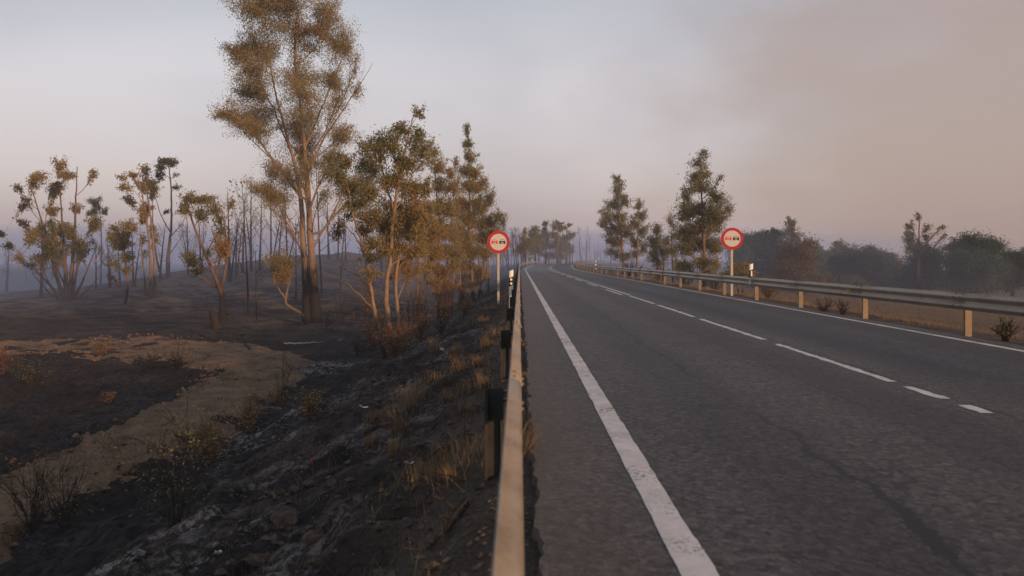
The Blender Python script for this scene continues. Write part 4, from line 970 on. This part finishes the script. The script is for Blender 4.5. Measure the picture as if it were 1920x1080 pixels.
# individually placed ones on the hill: foot pixel, height in pixels, trunk radius, tops
HS = [((466, 592), 250, .07, 1, 'thin burnt pole tree rising through the gap left of the tallest eucalyptus'), ((481, 600), 130, .05, 1, 'short leaning burnt sapling right of the thin pole tree'), ((603, 560), 300, .09, 1, 'thin burnt tree behind the right trunk of the tallest eucalyptus'),
      ((430, 530), 170, .13, 2, 'forked burnt tree with bare arms right of the forked scorched tree'), ((442, 522), 120, .10, 2, 'low forked burnt tree close behind the bare armed one'), ((455, 512), 150, .12, 1, 'burnt tree with upright twigs at the dip of the crest'), ((470, 508), 175, .12, 2, 'tall burnt tree with a broom of twigs on the crest'), ((487, 507), 140, .13, 1, 'dark burnt trunk on the crest right of the broom tree'),
      ((508, 504), 165, .12, 2, 'burnt tree on the crest behind the crooked tree'), ((522, 502), 130, .11, 1, 'short burnt tree on the crest left of the big trunks'), ((538, 500), 150, .12, 2, 'burnt tree on the crest touching the big left trunk'), ((616, 486), 130, .11, 2, 'burnt tree on the crest right of the big trunks'), ((634, 482), 110, .10, 1, 'small burnt tree on the top of the crest'), ((648, 484), 95, .09, 1, 'smallest burnt tree on the top of the crest'),
      ((638, 545), 150, .09, 1, 'burnt tree on the hillside between the big trunks and the thicket'), ((555, 560), 150, .08, 1, 'burnt sapling just left of the big trunks'), ((686, 505), 150, .1, 2, 'burnt tree on the crest behind the thicket left edge'), ((715, 515), 140, .1, 2, 'burnt tree seen between the thicket stems'), ((352, 516), 120, .1, 2, 'burnt tree on the crest right of the tuft topped tree'), ((377, 512), 130, .1, 2, 'burnt tree behind the crown of the forked scorched tree'),
      ((300, 527), 110, .1, 1, 'burnt trunk leaning behind the tuft topped tree'), ((205, 541), 90, .1, 2, 'burnt tree behind the short green tree'), ((250, 537), 105, .1, 2, 'burnt tree left of the three straight stems'), ((225, 539), 80, .09, 1, 'small burnt tree behind the short green tree on its left'), ((12, 548), 95, .1, 2, 'burnt tree at the left edge of the photo'), ((180, 543), 85, .09, 1, 'small burnt tree right of the leftmost broad tree')]
for i, (p, hp, r_, tp, lb) in enumerate(HS):
    h = hit(*p)
    snag(100 + i, hp * h[1] / FPX, r_, 0.28, 15, label=lb, loc=tuple(h), group='burnt trees on the hill', tops=tp, leafn=60 if i % 3 == 0 else 0)

# smoke-veiled burnt wood behind: a few kinds, copied
protos = [snag(200 + i, 10.0, 0.13, 0.26, 20, label='', loc=(0, 0, 0), tops=1 + i % 3, leafn=(0, 0, 1100, 420, 0)[i], lean=.05) for i in range(5)]
rng = np.random.RandomState(77)
used = set()
def place(px, d, hp, kind, label, group):
    b_ = base_at(px, d); sc_ = hp * d / FPX / 10.0
    src = protos[kind]
    args = (tuple(b_), rng.uniform(0, 6.28), (sc_ * rng.uniform(.85, 1.2),) * 2 + (sc_,))
    if kind in used:
        copy_thing(src, *args, label=label, group=group)
    else:
        used.add(kind); src.location, src.rotation_euler, src.scale = args[0], (0, 0, args[1]), args[2]
        src['label'] = label; src['group'] = group
for i in range(36):
    px = -40 + i * 14.6 + rng.uniform(-6, 6); d_ = rng.uniform(118, 190)
    b_ = base_at(px, d_); foot = CY + (HC - b_[2]) * FPX / d_
    top = rng.uniform(462, 505) - (35 if px > 330 else 0) - (20 if px > 420 else 0)
    place(px, d_, max(30, foot - top), int(rng.choice([0, 1, 2, 3, 4], p=[.2, .2, .2, .25, .15])), 'bare burnt tree veiled in smoke beyond the crest of the left hill', 'smoke veiled trees beyond the hill')
for i in range(16):
    px = 925 + i * 4.2 + rng.uniform(-3, 3); d_ = rng.uniform(95, 150)
    place(px, d_, rng.uniform(45, 95), int(rng.choice([0, 1, 3, 4])), 'bare burnt tree in blue smoke behind the left road sign', 'burnt trees behind the left sign')
for i in range(22):
    px = 978 + i * 4.6 + rng.uniform(-2, 2); d_ = rng.uniform(150, 215)
    place(px, d_, rng.uniform(28, 62), int(rng.choice([0, 1, 2, 2, 3])), 'thin burnt stem standing in smoke outside the bend', 'burnt stems outside the bend')
for i in range(16):
    px = 1082 + i * 4.2 + rng.uniform(-2, 2); d_ = rng.uniform(150, 230)
    place(px, d_, rng.uniform(28, 66) if i not in (2, 4) else 72, int(rng.choice([0, 1, 4])), 'bare thin burnt tree right of the bend before the pale drooping tree', 'bare trees right of the bend')
for i in range(14):
    px = 745 + i * 13 + rng.uniform(-5, 5); d_ = rng.uniform(70, 110)
    place(px, d_, rng.uniform(60, 130), int(rng.choice([0, 1, 3, 4])), 'burnt tree in blue smoke glimpsed through the roadside thicket', 'burnt trees behind the thicket')

# ------------------------------------------------------------------ shrubs
def shrub(label, p, hpx, wpx, n, seed, leafn=0, tint=(.6, .2), thick=0.006, name='burnt_shrub', group=None, mat=None, d=None, cat='shrub'):
    rng = np.random.RandomState(seed)
    B = base_at(p[0], d) if d else hit(*p)
    k = B[1] / FPX; H = hpx * k; W = wpx * k / 2
    root = thing(name, label, cat, tuple(B), group)
    mb = MB(); tips = []
    thick = max(thick * 1.3, 0.5 * k); n = int(n * 1.6); leafn = int(leafn * 2)
    for i in range(n):
        az = rng.uniform(0, 6.283); f = rng.uniform(0.1, 1)
        hh = H * rng.uniform(0.55, 1.0) * (1.05 - 0.35 * f)
        e = np.array([np.cos(az) * W * f, np.sin(az) * W * f, hh])
        b0 = np.array([np.cos(az), np.sin(az), 0]) * rng.uniform(0, 0.12 * W) - [0, 0, 0.05]
        br = smooth_path([b0, e * [0.35, 0.35, 0.45] + rng.normal(0, .05, 3) * H, e], 7)
        tube(mb, br, np.linspace(thick, thick * 0.45, 7), 4, False)
        for q in range(6):
            p0 = br[rng.randint(2, 7)]; dv = (e - b0) / np.linalg.norm(e - b0) + rng.normal(0, .45, 3); p1 = p0 + dv / np.linalg.norm(dv) * H * rng.uniform(.1, .3)
            tube(mb, [p0, (p0 + p1) / 2 + rng.normal(0, .012, 3), p1], [thick * .5, thick * .42, thick * .3], 3, False); tips.append(p1); tips.append((p0 + p1) / 2)
    mb.obj('stem', mat or m_stick, root)
    if leafn:
        cr = MB(); tips = np.array(tips)
        leaves(cr, tips[rng.randint(0, len(tips), leafn)] + rng.normal(0, .02 + .02 * H, (leafn, 3)), max(.045, 3.2 * k), rng, rng.normal(tint[0], tint[1], leafn), 'any')
        cr.obj('foliage', m_leaf, root)['kind'] = 'stuff'
    return root
m_redtwig = simple('rusty_twig', (0.10, 0.05, 0.032), 0.85, 0, 0.4, 9)
SH = [('tall burnt shrub standing over the middle of the lower slope with curled brown leaves', (328, 985), 240, 190, 10, 260, m_stick), ('burnt leafless shrub in the lower left corner by the track', (60, 1000), 150, 170, 16, 60, m_stick), ('second burnt shrub right of the lower left corner one', (125, 995), 130, 130, 14, 50, m_stick),
      ('bushy brown shrub between the sandy track and the ash patch', (395, 872), 105, 130, 22, 420, m_redtwig), ('brown shrub at the right edge of the sandy track', (462, 812), 70, 90, 16, 240, m_redtwig), ('slender upright twig plant at the bend of the track', (533, 742), 95, 60, 7, 60, m_stick), ('rusty low shrub on the slope right of the track bend', (580, 785), 50, 90, 18, 200, m_redtwig), ('rusty tuft shrub beside the slender twig plant', (520, 765), 45, 60, 12, 120, m_redtwig),
      ('round dark shrub inside the bend of the track', (330, 702), 55, 75, 18, 100, m_stick), ('smaller dark shrub left of the round one inside the bend', (285, 692), 40, 60, 14, 60, m_stick), ('rusty shrub row on the far edge of the track', (190, 668), 32, 60, 16, 120, m_redtwig), ('wide brownish shrub in the dark hollow at left', (60, 722), 60, 130, 22, 160, m_stick), ('small dry shrub in the dark hollow', (205, 758), 26, 46, 12, 70, m_redtwig), ('burnt shrub at the left edge of the dark hollow', (5, 700), 55, 80, 16, 60, m_redtwig),
      ('dense rusty shrub around the foot of the nearest thicket tree', (742, 668), 85, 130, 34, 420, m_redtwig), ('leafless burnt shrub left of the nearest thicket tree', (672, 668), 60, 90, 14, 20, m_stick), ('dark burnt shrub on the slope under the wide thicket tree', (828, 624), 45, 70, 18, 60, m_stick), ('dark burnt shrub on the slope under the pointed tree', (872, 590), 38, 60, 16, 40, m_stick), ('spiky burnt bush on the hillside right of the tallest eucalyptus', (640, 605), 60, 70, 10, 0, m_stick), ('thin burnt bush on the hillside below the spiky one', (610, 620), 40, 40, 8, 0, m_stick),
      ('tall reddish twiggy shrub right of the nearest thicket tree foot', (790, 635), 110, 90, 22, 160, m_redtwig), ('reddish twiggy shrub under the middle of the thicket', (838, 600), 95, 80, 20, 120, m_redtwig), ('bare rusty shrub left of the nearest thicket tree foot', (698, 655), 95, 90, 20, 60, m_redtwig), ('rusty brush under the pointed thicket tree', (868, 568), 80, 70, 20, 120, m_redtwig), ('reddish bare bush on the hillside left of the thicket', (690, 585), 95, 110, 14, 20, m_redtwig), ('burnt bush with brown leaves beyond the far guardrail near the right edge', (1886, 640), 44, 56, 22, 160, m_stick), ('dry bush beyond the far guardrail right of the brown pine', (1545, 588), 34, 40, 12, 60, m_stick), ('burnt dry plant close left of the far guardrail post', (1580, 592), 32, 26, 10, 40, m_stick),
      ('brown shrub behind the far guardrail below the right sign', (1440, 560), 40, 60, 16, 110, m_redtwig), ('burnt grey shrub behind the far guardrail left of the sign', (1340, 548), 36, 70, 18, 80, m_stick), ('burnt grey shrub behind the far guardrail under the dark pointed tree', (1285, 540), 40, 70, 18, 100, m_stick), ('burnt grey shrub behind the far guardrail under the low olive tree', (1235, 530), 38, 60, 16, 60, m_redtwig), ('burnt grey shrub behind the far guardrail under the pale drooping tree', (1180, 520), 34, 60, 16, 60, m_redtwig)]
for i, (lb, p, hp, wp, n_, lf, mt) in enumerate(SH):
    hit_ok = hit(*p)
    shrub(lb, p, hp, wp, n_, 300 + i, lf, (.62 if mt is m_redtwig else .35, .2), mat=mt, d=(p[0] > 1100 and p[0] < 1500) and (30 + (1440 - p[0]) * 0.13) or None)

# ------------------------------------------------------------------ dry grass
def blades(mb, P, h, rng, lean=0.35, wd=0.004, tint=(.6, .2), bias=(0, 0)):
    n = len(P); az = rng.uniform(0, 6.283, n); hh = h * rng.uniform(.5, 1.2, n); ln = np.abs(rng.normal(0, lean, n)) * hh
    dx, dy = np.cos(az) * ln + bias[0] * hh, np.sin(az) * ln + bias[1] * hh
    sx, sy = -np.sin(az + rng.normal(0, 1, n)) * wd, np.cos(az) * wd
    z = np.zeros(n)
    b0 = P + np.c_[sx, sy, z - 0.02]; b1 = P - np.c_[sx, sy, z + 0.02]
    m0 = P + np.c_[dx * .4 + sx * .7, dy * .4 + sy * .7, hh * .6]; m1 = P + np.c_[dx * .4 - sx * .7, dy * .4 - sy * .7, hh * .6]
    tp = P + np.c_[dx, dy, hh]
    i = np.arange(n) * 5
    V = np.stack([b0, b1, m0, m1, tp], 1)
    mb.add(V, [np.stack([i, i + 1, i + 3, i + 2], -1), np.stack([i + 2, i + 3, i + 4], -1)], tint=np.repeat(np.clip(rng.normal(tint[0], tint[1], n), 0, 1), 5))
ORD = ['nearest', 'second', 'third', 'fourth', 'fifth', 'sixth', 'seventh', 'eighth', 'ninth', 'tenth', 'eleventh', 'twelfth', 'thirteenth', 'fourteenth', 'fifteenth']
TUFT = [(748, 812, 62), (764, 768, 52), (822, 722, 40), (862, 700, 50), (872, 738, 34), (838, 756, 34), (878, 775, 34), (738, 848, 36), (786, 752, 54), (826, 858, 40), (914, 655, 34), (906, 728, 40), (788, 892, 38), (850, 668, 30), (815, 660, 28), (930, 632, 24), (985, 655, 18), (905, 610, 22), (700, 790, 26), (900, 690, 30), (983, 712, 18), (846, 900, 40), (690, 835, 24)]
TB = [road_st(*hit(px, py)[:2]) for px, py, _ in TUFT]
TBk = [max(0, int(round((float(a) - 4.78) / 4))) for a, _ in TB]
def tuft_label(i):
    rank = sorted([j for j in range(len(TUFT)) if TBk[j] == TBk[i]], key=lambda j: -float(TB[j][1])).index(i)
    pn = ['first', 'second', 'third', 'fourth', 'fifth', 'sixth', 'seventh', 'eighth', 'ninth', 'tenth', 'eleventh', 'twelfth', 'thirteenth'][TBk[i]]
    return 'golden dry grass tuft level with the %s near guardrail post, %s to the rail' % (pn, ORD[rank] + ('' if rank == 0 else ' nearest'))
for i, (px, py, hp) in enumerate(TUFT):
    rng = np.random.RandomState(400 + i)
    B = hit(px, py); k = B[1] / FPX; H = hp * k
    o_ = MB(); n = rng.randint(40, 130)
    P = np.c_[rng.normal(0, H * rng.uniform(.12, .3), (n, 2)), np.zeros(n)]
    blades(o_, P, H * .8, rng, rng.uniform(.3, .6), max(.0018, .34 * k), (rng.uniform(.4, .75), .2), tuple(rng.normal(0, .3, 2)))
    blades(o_, P[:40], H * .4, rng, .6, max(.0022, .5 * k), (.12, .1))
    tag(o_.obj('grass_tuft', m_grass, loc=tuple(B)), tuft_label(i), 'grass tuft', 'dry grass tufts along the near slope')
# straw tangled round the first post, leaning out over the road edge
rng = np.random.RandomState(450)
st = MB(); B = hit(975, 850); n = 130
P = np.c_[rng.normal(0, .05, n), rng.normal(0, .30, n), np.zeros(n)]
blades(st, P, .24, rng, .6, .0015, (.5, .2), (0.7, 0.25))
tag(st.obj('dry_weed', m_grass, loc=tuple(B)), 'pale dry weeds leaning out from under the near guardrail over the road edge', 'weeds')
st = MB(); B = hit(850, 880); n = 420
P = np.c_[rng.normal(0, .22, n), rng.normal(0, .40, n), np.zeros(n)]
P[:, 2] = [g(B[0] + a, B[1] + b_) - B[2] for a, b_ in P[:, :2]]
blades(st, P, .20, rng, 1.3, .0013, (.42, .22), (-0.2, 0.1))
tag(st.obj('dry_weed', m_grass, loc=tuple(B)), 'tangle of fallen dry straw on the slope left of the first near post', 'weeds')
# sparse dry grass: slope, far verge and field
rng = np.random.RandomState(460)
gs = MB()
def scatter(n, s0, s1, t0, t1, h, lean, wd, tint, clump=0.0):
    s = s0 + (s1 - s0) * rng.uniform(0, 1, n) ** 1.3; t_ = rng.uniform(t0, t1, n)
    x, y = road_pt(s, t_)
    if clump:
        keep = fbm(x / 1.2, y / 1.2, 91, 3) > clump; x, y = x[keep], y[keep]
    P = np.c_[x, y, terrain(x, y)]
    sc_ = np.clip(y / 14, 1, 5)
    blades(gs, P, h, rng, lean, wd * sc_, tint)
scatter(7500, 3, 42, -7.6, -4.4, .13, 1.0, .0016, (.50, .22), .04)
scatter(1600, 5, 60, -4.9, -4.15, .12, .5, .002, (.6, .2), .0)
scatter(9000, 9, 70, 4.25, 5.6, .12, .6, .0024, (.75, .25), .02)
scatter(16000, 12, 90, 5.4, 34, .13, .6, .003, (.5, .22), -.02)
gb = MB()
n = 15000; s_ = 2.5 + 55 * rng.uniform(0, 1, n) ** 1.5; t_ = -4.5 - 34 * rng.uniform(0, 1, n) ** 1.4
x, y = road_pt(s_, t_); keep = fbm(x / 1.6, y / 1.6, 95, 3) > -.02; x, y = x[keep], y[keep]
blades(gb, np.c_[x, y, terrain(x, y)], .17, rng, .5, .0028 * np.clip(y / 12, 1, 4), (0.0, .09))
tag(gb.obj('burnt_stubble', m_grass), 'charred stubble of grass and scrub over the burnt ground', 'stubble', kind='stuff')
tag(gs.obj('dry_grass', m_grass), 'thin dry grass on both verges and the field', 'grass', kind='stuff')

# ------------------------------------------------------------------ stones, rubble, litter, fallen wood
def rock_mesh(seed, flat=0.65):
    rng = np.random.RandomState(seed)
    import bmesh
    bm = bmesh.new(); bmesh.ops.create_icosphere(bm, subdivisions=2, radius=1.0)
    V = np.array([v.co[:] for v in bm.verts]); F = np.array([[v.index for v in f.verts] for f in bm.faces]); bm.free()
    for _ in range(7):          # chop flat faces
        nv = rng.normal(0, 1, 3); nv /= np.linalg.norm(nv); lim = rng.uniform(.45, .8)
        ex = np.maximum(V @ nv - lim, 0); V = V - ex[:, None] * nv
    V *= [1, rng.uniform(.65, 1), flat * rng.uniform(.7, 1.1)]
    V += rng.normal(0, .035, V.shape)
    mb = MB(); mb.add(V, [F]); me = mb.mesh('stone'); me.materials.append(m_stone)
    return me
rocks = [rock_mesh(500 + i) for i in range(6)]
def stone(px, py, wpx, label, group=None, i=0):
    B = hit(px, py); k = B[1] / FPX; r = wpx * k / 2
    o_ = bpy.data.objects.new('stone', rocks[i % 6]); C.objects.link(o_)
    o_.location = (B[0], B[1], B[2] + r * .12); o_.scale = (r, r, r * 1.05); rr = np.random.RandomState(i); o_.rotation_euler = (rr.uniform(-.4, .4), rr.uniform(-.4, .4), rr.uniform(0, 6))
    return tag(o_, label, 'stone', group)
stone(540, 985, 70, 'largest brown boulder on the near slope beside the ash patch', None, 1)
stone(590, 1012, 52, 'rounded boulder touching the right side of the largest boulder')
stone(480, 1060, 52, 'flat ochre stone at the bottom edge below the largest boulder', None, 2)
stone(555, 920, 26, 'pale squarish stone just above the largest boulder, left of its twin', None, 3)
stone(581, 915, 30, 'pale squarish stone just above the largest boulder, right of its twin', None, 4)
stone(692, 812, 38, 'reddish slab half buried in the middle of the slope', None, 5)
stone(722, 800, 26, 'reddish block right beside the half buried slab', None, 6)
stone(765, 832, 34, 'pale long stone below the golden grass in the middle of the slope', None, 7)
stone(622, 912, 26, 'pale flat stone right of the pale squarish pair', None, 8)
stone(600, 1055, 45, 'dark boulder at the bottom edge right of the ochre stone', None, 9)
stone(1010, 737, 8, 'lone brown pebble on the road shoulder by the near guardrail', None, 10)
stone(1816, 676, 6, 'small orange pebble lying in the far lane', None, 11)
rng = np.random.RandomState(520)
for i in range(90):
    py = rng.uniform(690, 1060); edge_ = 900 - (1080 - py) * 0.0
    px = rng.uniform(max(430, 640 - (py - 690) * .7), 900 - max(0, (720 - py)) * .3)
    stone(px, py, rng.uniform(7, 17), 'small brown stone lying loose on the burnt slope below the near guardrail', 'small stones on the near slope', 20 + i)
octv = np.array([(1, 0, 0), (-1, 0, 0), (0, 1, 0), (0, -1, 0), (0, 0, 1), (0, 0, -1)], float)
octf = np.array([(0, 2, 4), (2, 1, 4), (1, 3, 4), (3, 0, 4), (2, 0, 5), (1, 2, 5), (3, 1, 5), (0, 3, 5)])
def rubble(n, s0, s1, t0, t1, lo, hi, seed, power=1.6):
    rng = np.random.RandomState(seed)
    s = s0 + (s1 - s0) * rng.uniform(0, 1, n) ** power; t_ = rng.uniform(t0, t1, n)
    x, y = road_pt(s, t_)
    r = lo + (hi - lo) * rng.uniform(0, 1, n) ** 4
    V = octv[None] * r[:, None, None] * rng.uniform(.55, 1.25, (n, 6, 1)) * [1, 1, .6]
    a = rng.uniform(0, 6.28, n); c, s_ = np.cos(a), np.sin(a)
    V = np.stack([V[..., 0] * c[:, None] - V[..., 1] * s_[:, None] + V[..., 2] * .3, V[..., 0] * s_[:, None] + V[..., 1] * c[:, None], V[..., 2]], -1)
    V += np.c_[x, y, terrain(x, y) + r * .15][:, None]
    F = (octf[None] + (np.arange(n) * 6)[:, None, None]).reshape(-1, 3)
    return V.reshape(-1, 3), F
mb = MB()
for a in ((9000, 1.5, 30, -8.6, -4.2, .008, .055, 1), (4000, 1.5, 26, -4.4, -3.9, .006, .03, 2), (3000, 9, 50, 3.8, 5.2, .006, .03, 3)):
    v_, f_ = rubble(*a); mb.add(v_, [f_])
tag(mb.obj('rubble', m_rubble), 'loose gravel and clods on the road verges and slope', 'gravel', kind='stuff')
v_, f_ = [], []
mb = MB(); rng = np.random.RandomState(531)
for i in range(1500):        # clods on the sandy track, densest on its edges
    q = rng.randint(5, 415); e_ = rng.choice([rng.uniform(-.05, .15), rng.uniform(.85, 1.05), rng.uniform(0, 1)], p=[.42, .3, .28])
    x, y = Lp[q] + (Rp[q] - Lp[q]) * e_
    r = .02 + .08 * rng.uniform() ** 4
    mb.add(octv * r * rng.uniform(.6, 1.2, (6, 1)) * [1, 1, .75] + [x, y, g(x, y) + .08], [octf])
tag(mb.obj('earth_clods', m_track), 'loose earth clods along the sandy track', 'clods', kind='stuff')
# charred sticks and roots over the slope
mb = MB(); rng = np.random.RandomState(540)
for i in range(900):
    s = 2.0 + 26 * rng.uniform() ** 1.5; t_ = rng.uniform(-9, -4.4); x, y = road_pt(s, t_)
    a = rng.uniform(0, 6.28); L = rng.uniform(.08, .5); x1, y1 = x + L * np.cos(a), y + L * np.sin(a)
    z0, z1 = g(x, y), g(x1, y1)
    tube(mb, [(x, y, z0 + .01), ((x + x1) / 2 + rng.normal(0, .03), (y + y1) / 2 + rng.normal(0, .03), max(z0, z1) + rng.uniform(.0, .07)), (x1, y1, z1 + .02)], [.005, .0045, .003], 4, False)
tag(mb.obj('charred_twigs', m_stick), 'charred twigs and roots lying over the burnt slope', 'twigs', kind='stuff')
m_ash = simple('white_ash', (0.26, 0.25, 0.25), 0.95, 0, 0.2, 12)
def log(name, label, pts, r0, r1, mat, lift=.0):
    W = [hit(*p) for p in pts]; B = W[0]
    mb = MB(); path = smooth_path(np.array(W) - B, 6 * len(pts)); path[:, 2] += lift + r0 * .6
    rg = np.random.RandomState(len(label)); path += rg.normal(0, r0 * .25, path.shape)
    root = thing(name, label, 'fallen branch', tuple(B))
    tube(mb, path, np.linspace(r0, r1, len(path)), 7)
    mb.obj('branch', mat, root, smooth=True)
    if mat is m_ash: return
    mb = MB()
    for q in range(3):
        p0 = path[len(path) * (q + 2) // 6]; p1 = p0 + rg.normal(0, 1, 3) * [.5, .5, .1] * r0 * 9 + [0, 0, r0 * 5]
        tube(mb, [p0, (p0 + p1) / 2 + [0, 0, r0], p1], [r0 * .5, r0 * .4, r0 * .2], 5)
    mb.obj('side_twig', mat, root)['kind'] = 'stuff'
log('fallen_branch', 'long charred fallen branch lying beyond the bend of the sandy track', [(376, 630), (400, 638), (430, 641), (458, 650), (470, 657)], .10, .04, m_charwood)
log('fallen_branch', 'grey forked stick lying on the slope near the tall burnt shrub', [(500, 925), (512, 935), (515, 948)], .022, .012, m_rubble)
log('fallen_branch', 'long charred stick lying below the first near guardrail post', [(875, 945), (850, 985), (800, 1035)], .02, .012, m_stick)
log('ash_log', 'thin white line of ash where a log burnt away before the tallest eucalyptus', [(533, 648), (565, 646), (600, 643), (640, 638)], .05, .02, m_ash, -.04)
# stump
B = hit(403, 616); k = B[1] / FPX
mb = MB(); hh = 38 * k; rg = np.random.RandomState(9)
path = np.c_[np.linspace(.16, -.16, 7), np.zeros(7), np.linspace(-.1, hh * .8, 7)]
tube(mb, path, [.30, .25, .23, .21, .2, .19, .17], 9)
root = thing('tree_stump', 'jagged charred stump leaning beside the forked scorched tree', 'stump', tuple(B))
mb.obj('stump_body', m_charwood, root, smooth=True)
for q in range(4):
    mb = MB(); a = q * 1.57 + .4; p0 = path[-1] + [np.cos(a) * .1, np.sin(a) * .1, -.05]
    tube(mb, [p0, p0 + [np.cos(a) * .02, 0, rg.uniform(.1, .4)]], [.09, .01], 5); mb.obj('splinter', m_charwood, root)

# litter
def scrap(label, px, py, wpx, mat, seed):
    B = hit(px, py); k = B[1] / FPX; r = wpx * k / 2; rg = np.random.RandomState(seed)
    n = 6; u_, v2 = np.meshgrid(np.linspace(-1, 1, n), np.linspace(-.5, .5, n), indexing='ij')
    z = rg.normal(0, .10, u_.shape) + .35 * u_ ** 2
    top = np.stack([u_, v2, z + .25], -1) * r; bot = top - [0, 0, .0015]
    mb = MB(); f = grid_faces(n, n); mb.add(top, [f]); mb.add(bot, [f[:, ::-1]])
    o_ = mb.obj('litter', mat, loc=(B[0], B[1], B[2] + .01)); o_.rotation_euler = (rg.uniform(-.4, .4), 0.3, rg.uniform(0, 3))
    tag(o_, label, 'litter')
scrap('crumpled white scrap in the straw in the middle of the slope', 681, 768, 16, m_scrap, 1)
scrap('small red scrap among stones low on the slope', 589, 868, 14, m_scrapred, 2)
scrap('flat white scrap near the straw left of the first near post', 766, 878, 18, m_scrap, 3)
scrap('pale flake half covered by ash at the bottom left', 408, 1046, 24, m_scrap, 4)
scrap('whitish strip lying on the gravel higher up the slope', 828, 660, 16, m_scrap, 5)

# ------------------------------------------------------------------ smoke haze
mb = MB(); box(mb, (0, 205, 9.5), (880, 480, 33))
m_haze = bpy.data.materials.new('smoke_haze'); m_haze.use_nodes = True
t = m_haze.node_tree; t.nodes.clear()
oo = N(t, 'ShaderNodeOutputMaterial'); pv = N(t, 'ShaderNodeVolumePrincipled')
pv.inputs['Color'].default_value = (0.66, 0.73, 0.95, 1)
pv.inputs['Density'].default_value = 0.0011
pv.inputs['Anisotropy'].default_value = 0.0
t.links.new(pv.outputs[0], oo.inputs['Volume'])
tag(mb.obj('haze', m_haze), 'thin smoke haze filling the air over the burnt land', 'haze', kind='stuff')

# smoke lying low among the trees: lens shaped banks, thin at their rims
def smoke_bank(label, c, rad, density, col):
    mb = MB(); nu, nv = 33, 17
    th = np.linspace(0, 2 * np.pi, nu); ph = np.linspace(0.02, np.pi - 0.02, nv)
    T, P = np.meshgrid(th[:-1], ph, indexing='ij')
    V = np.stack([np.cos(T) * np.sin(P) * rad[0] + c[0], np.sin(T) * np.sin(P) * rad[1] + c[1], np.cos(P) * rad[2] + c[2]], -1)
    i = np.arange((nu - 1) * nv).reshape(nu - 1, nv); j = np.roll(i, -1, 0)
    mb.add(V, [np.stack([i[:, :-1], i[:, 1:], j[:, 1:], j[:, :-1]], -1).reshape(-1, 4), i[:, 0][None], i[::-1, -1][None]])
    m = bpy.data.materials.new('smoke'); m.use_nodes = True
    t = m.node_tree; t.nodes.clear()
    o1 = N(t, 'ShaderNodeOutputMaterial'); v1 = N(t, 'ShaderNodeVolumePrincipled')
    v1.inputs['Color'].default_value = (*col, 1); v1.inputs['Density'].default_value = density
    t.links.new(v1.outputs[0], o1.inputs['Volume'])
    tag(mb.obj('smoke', m), label, 'smoke', kind='stuff')
smoke_bank('blue grey smoke lying over the low ground beyond the hill and the bend', (-90, 285, 0), (230, 145, 14), 0.0046, (0.48, 0.63, 1.0))
smoke_bank('blue smoke drifting low behind the roadside thicket', (-38, 84, -2.0), (46, 38, 7.0), 0.0085, (0.46, 0.62, 1.0))
smoke_bank('blue smoke pooled behind the far guardrail in front of the pines', (27, 70, -1.5), (17, 22, 6.5), 0.0036, (0.46, 0.62, 1.0))
smoke_bank('blue grey smoke hanging over the outside of the bend among the far trees', (22, 182, 0), (120, 48, 8.5), 0.0075, (0.46, 0.62, 1.0))
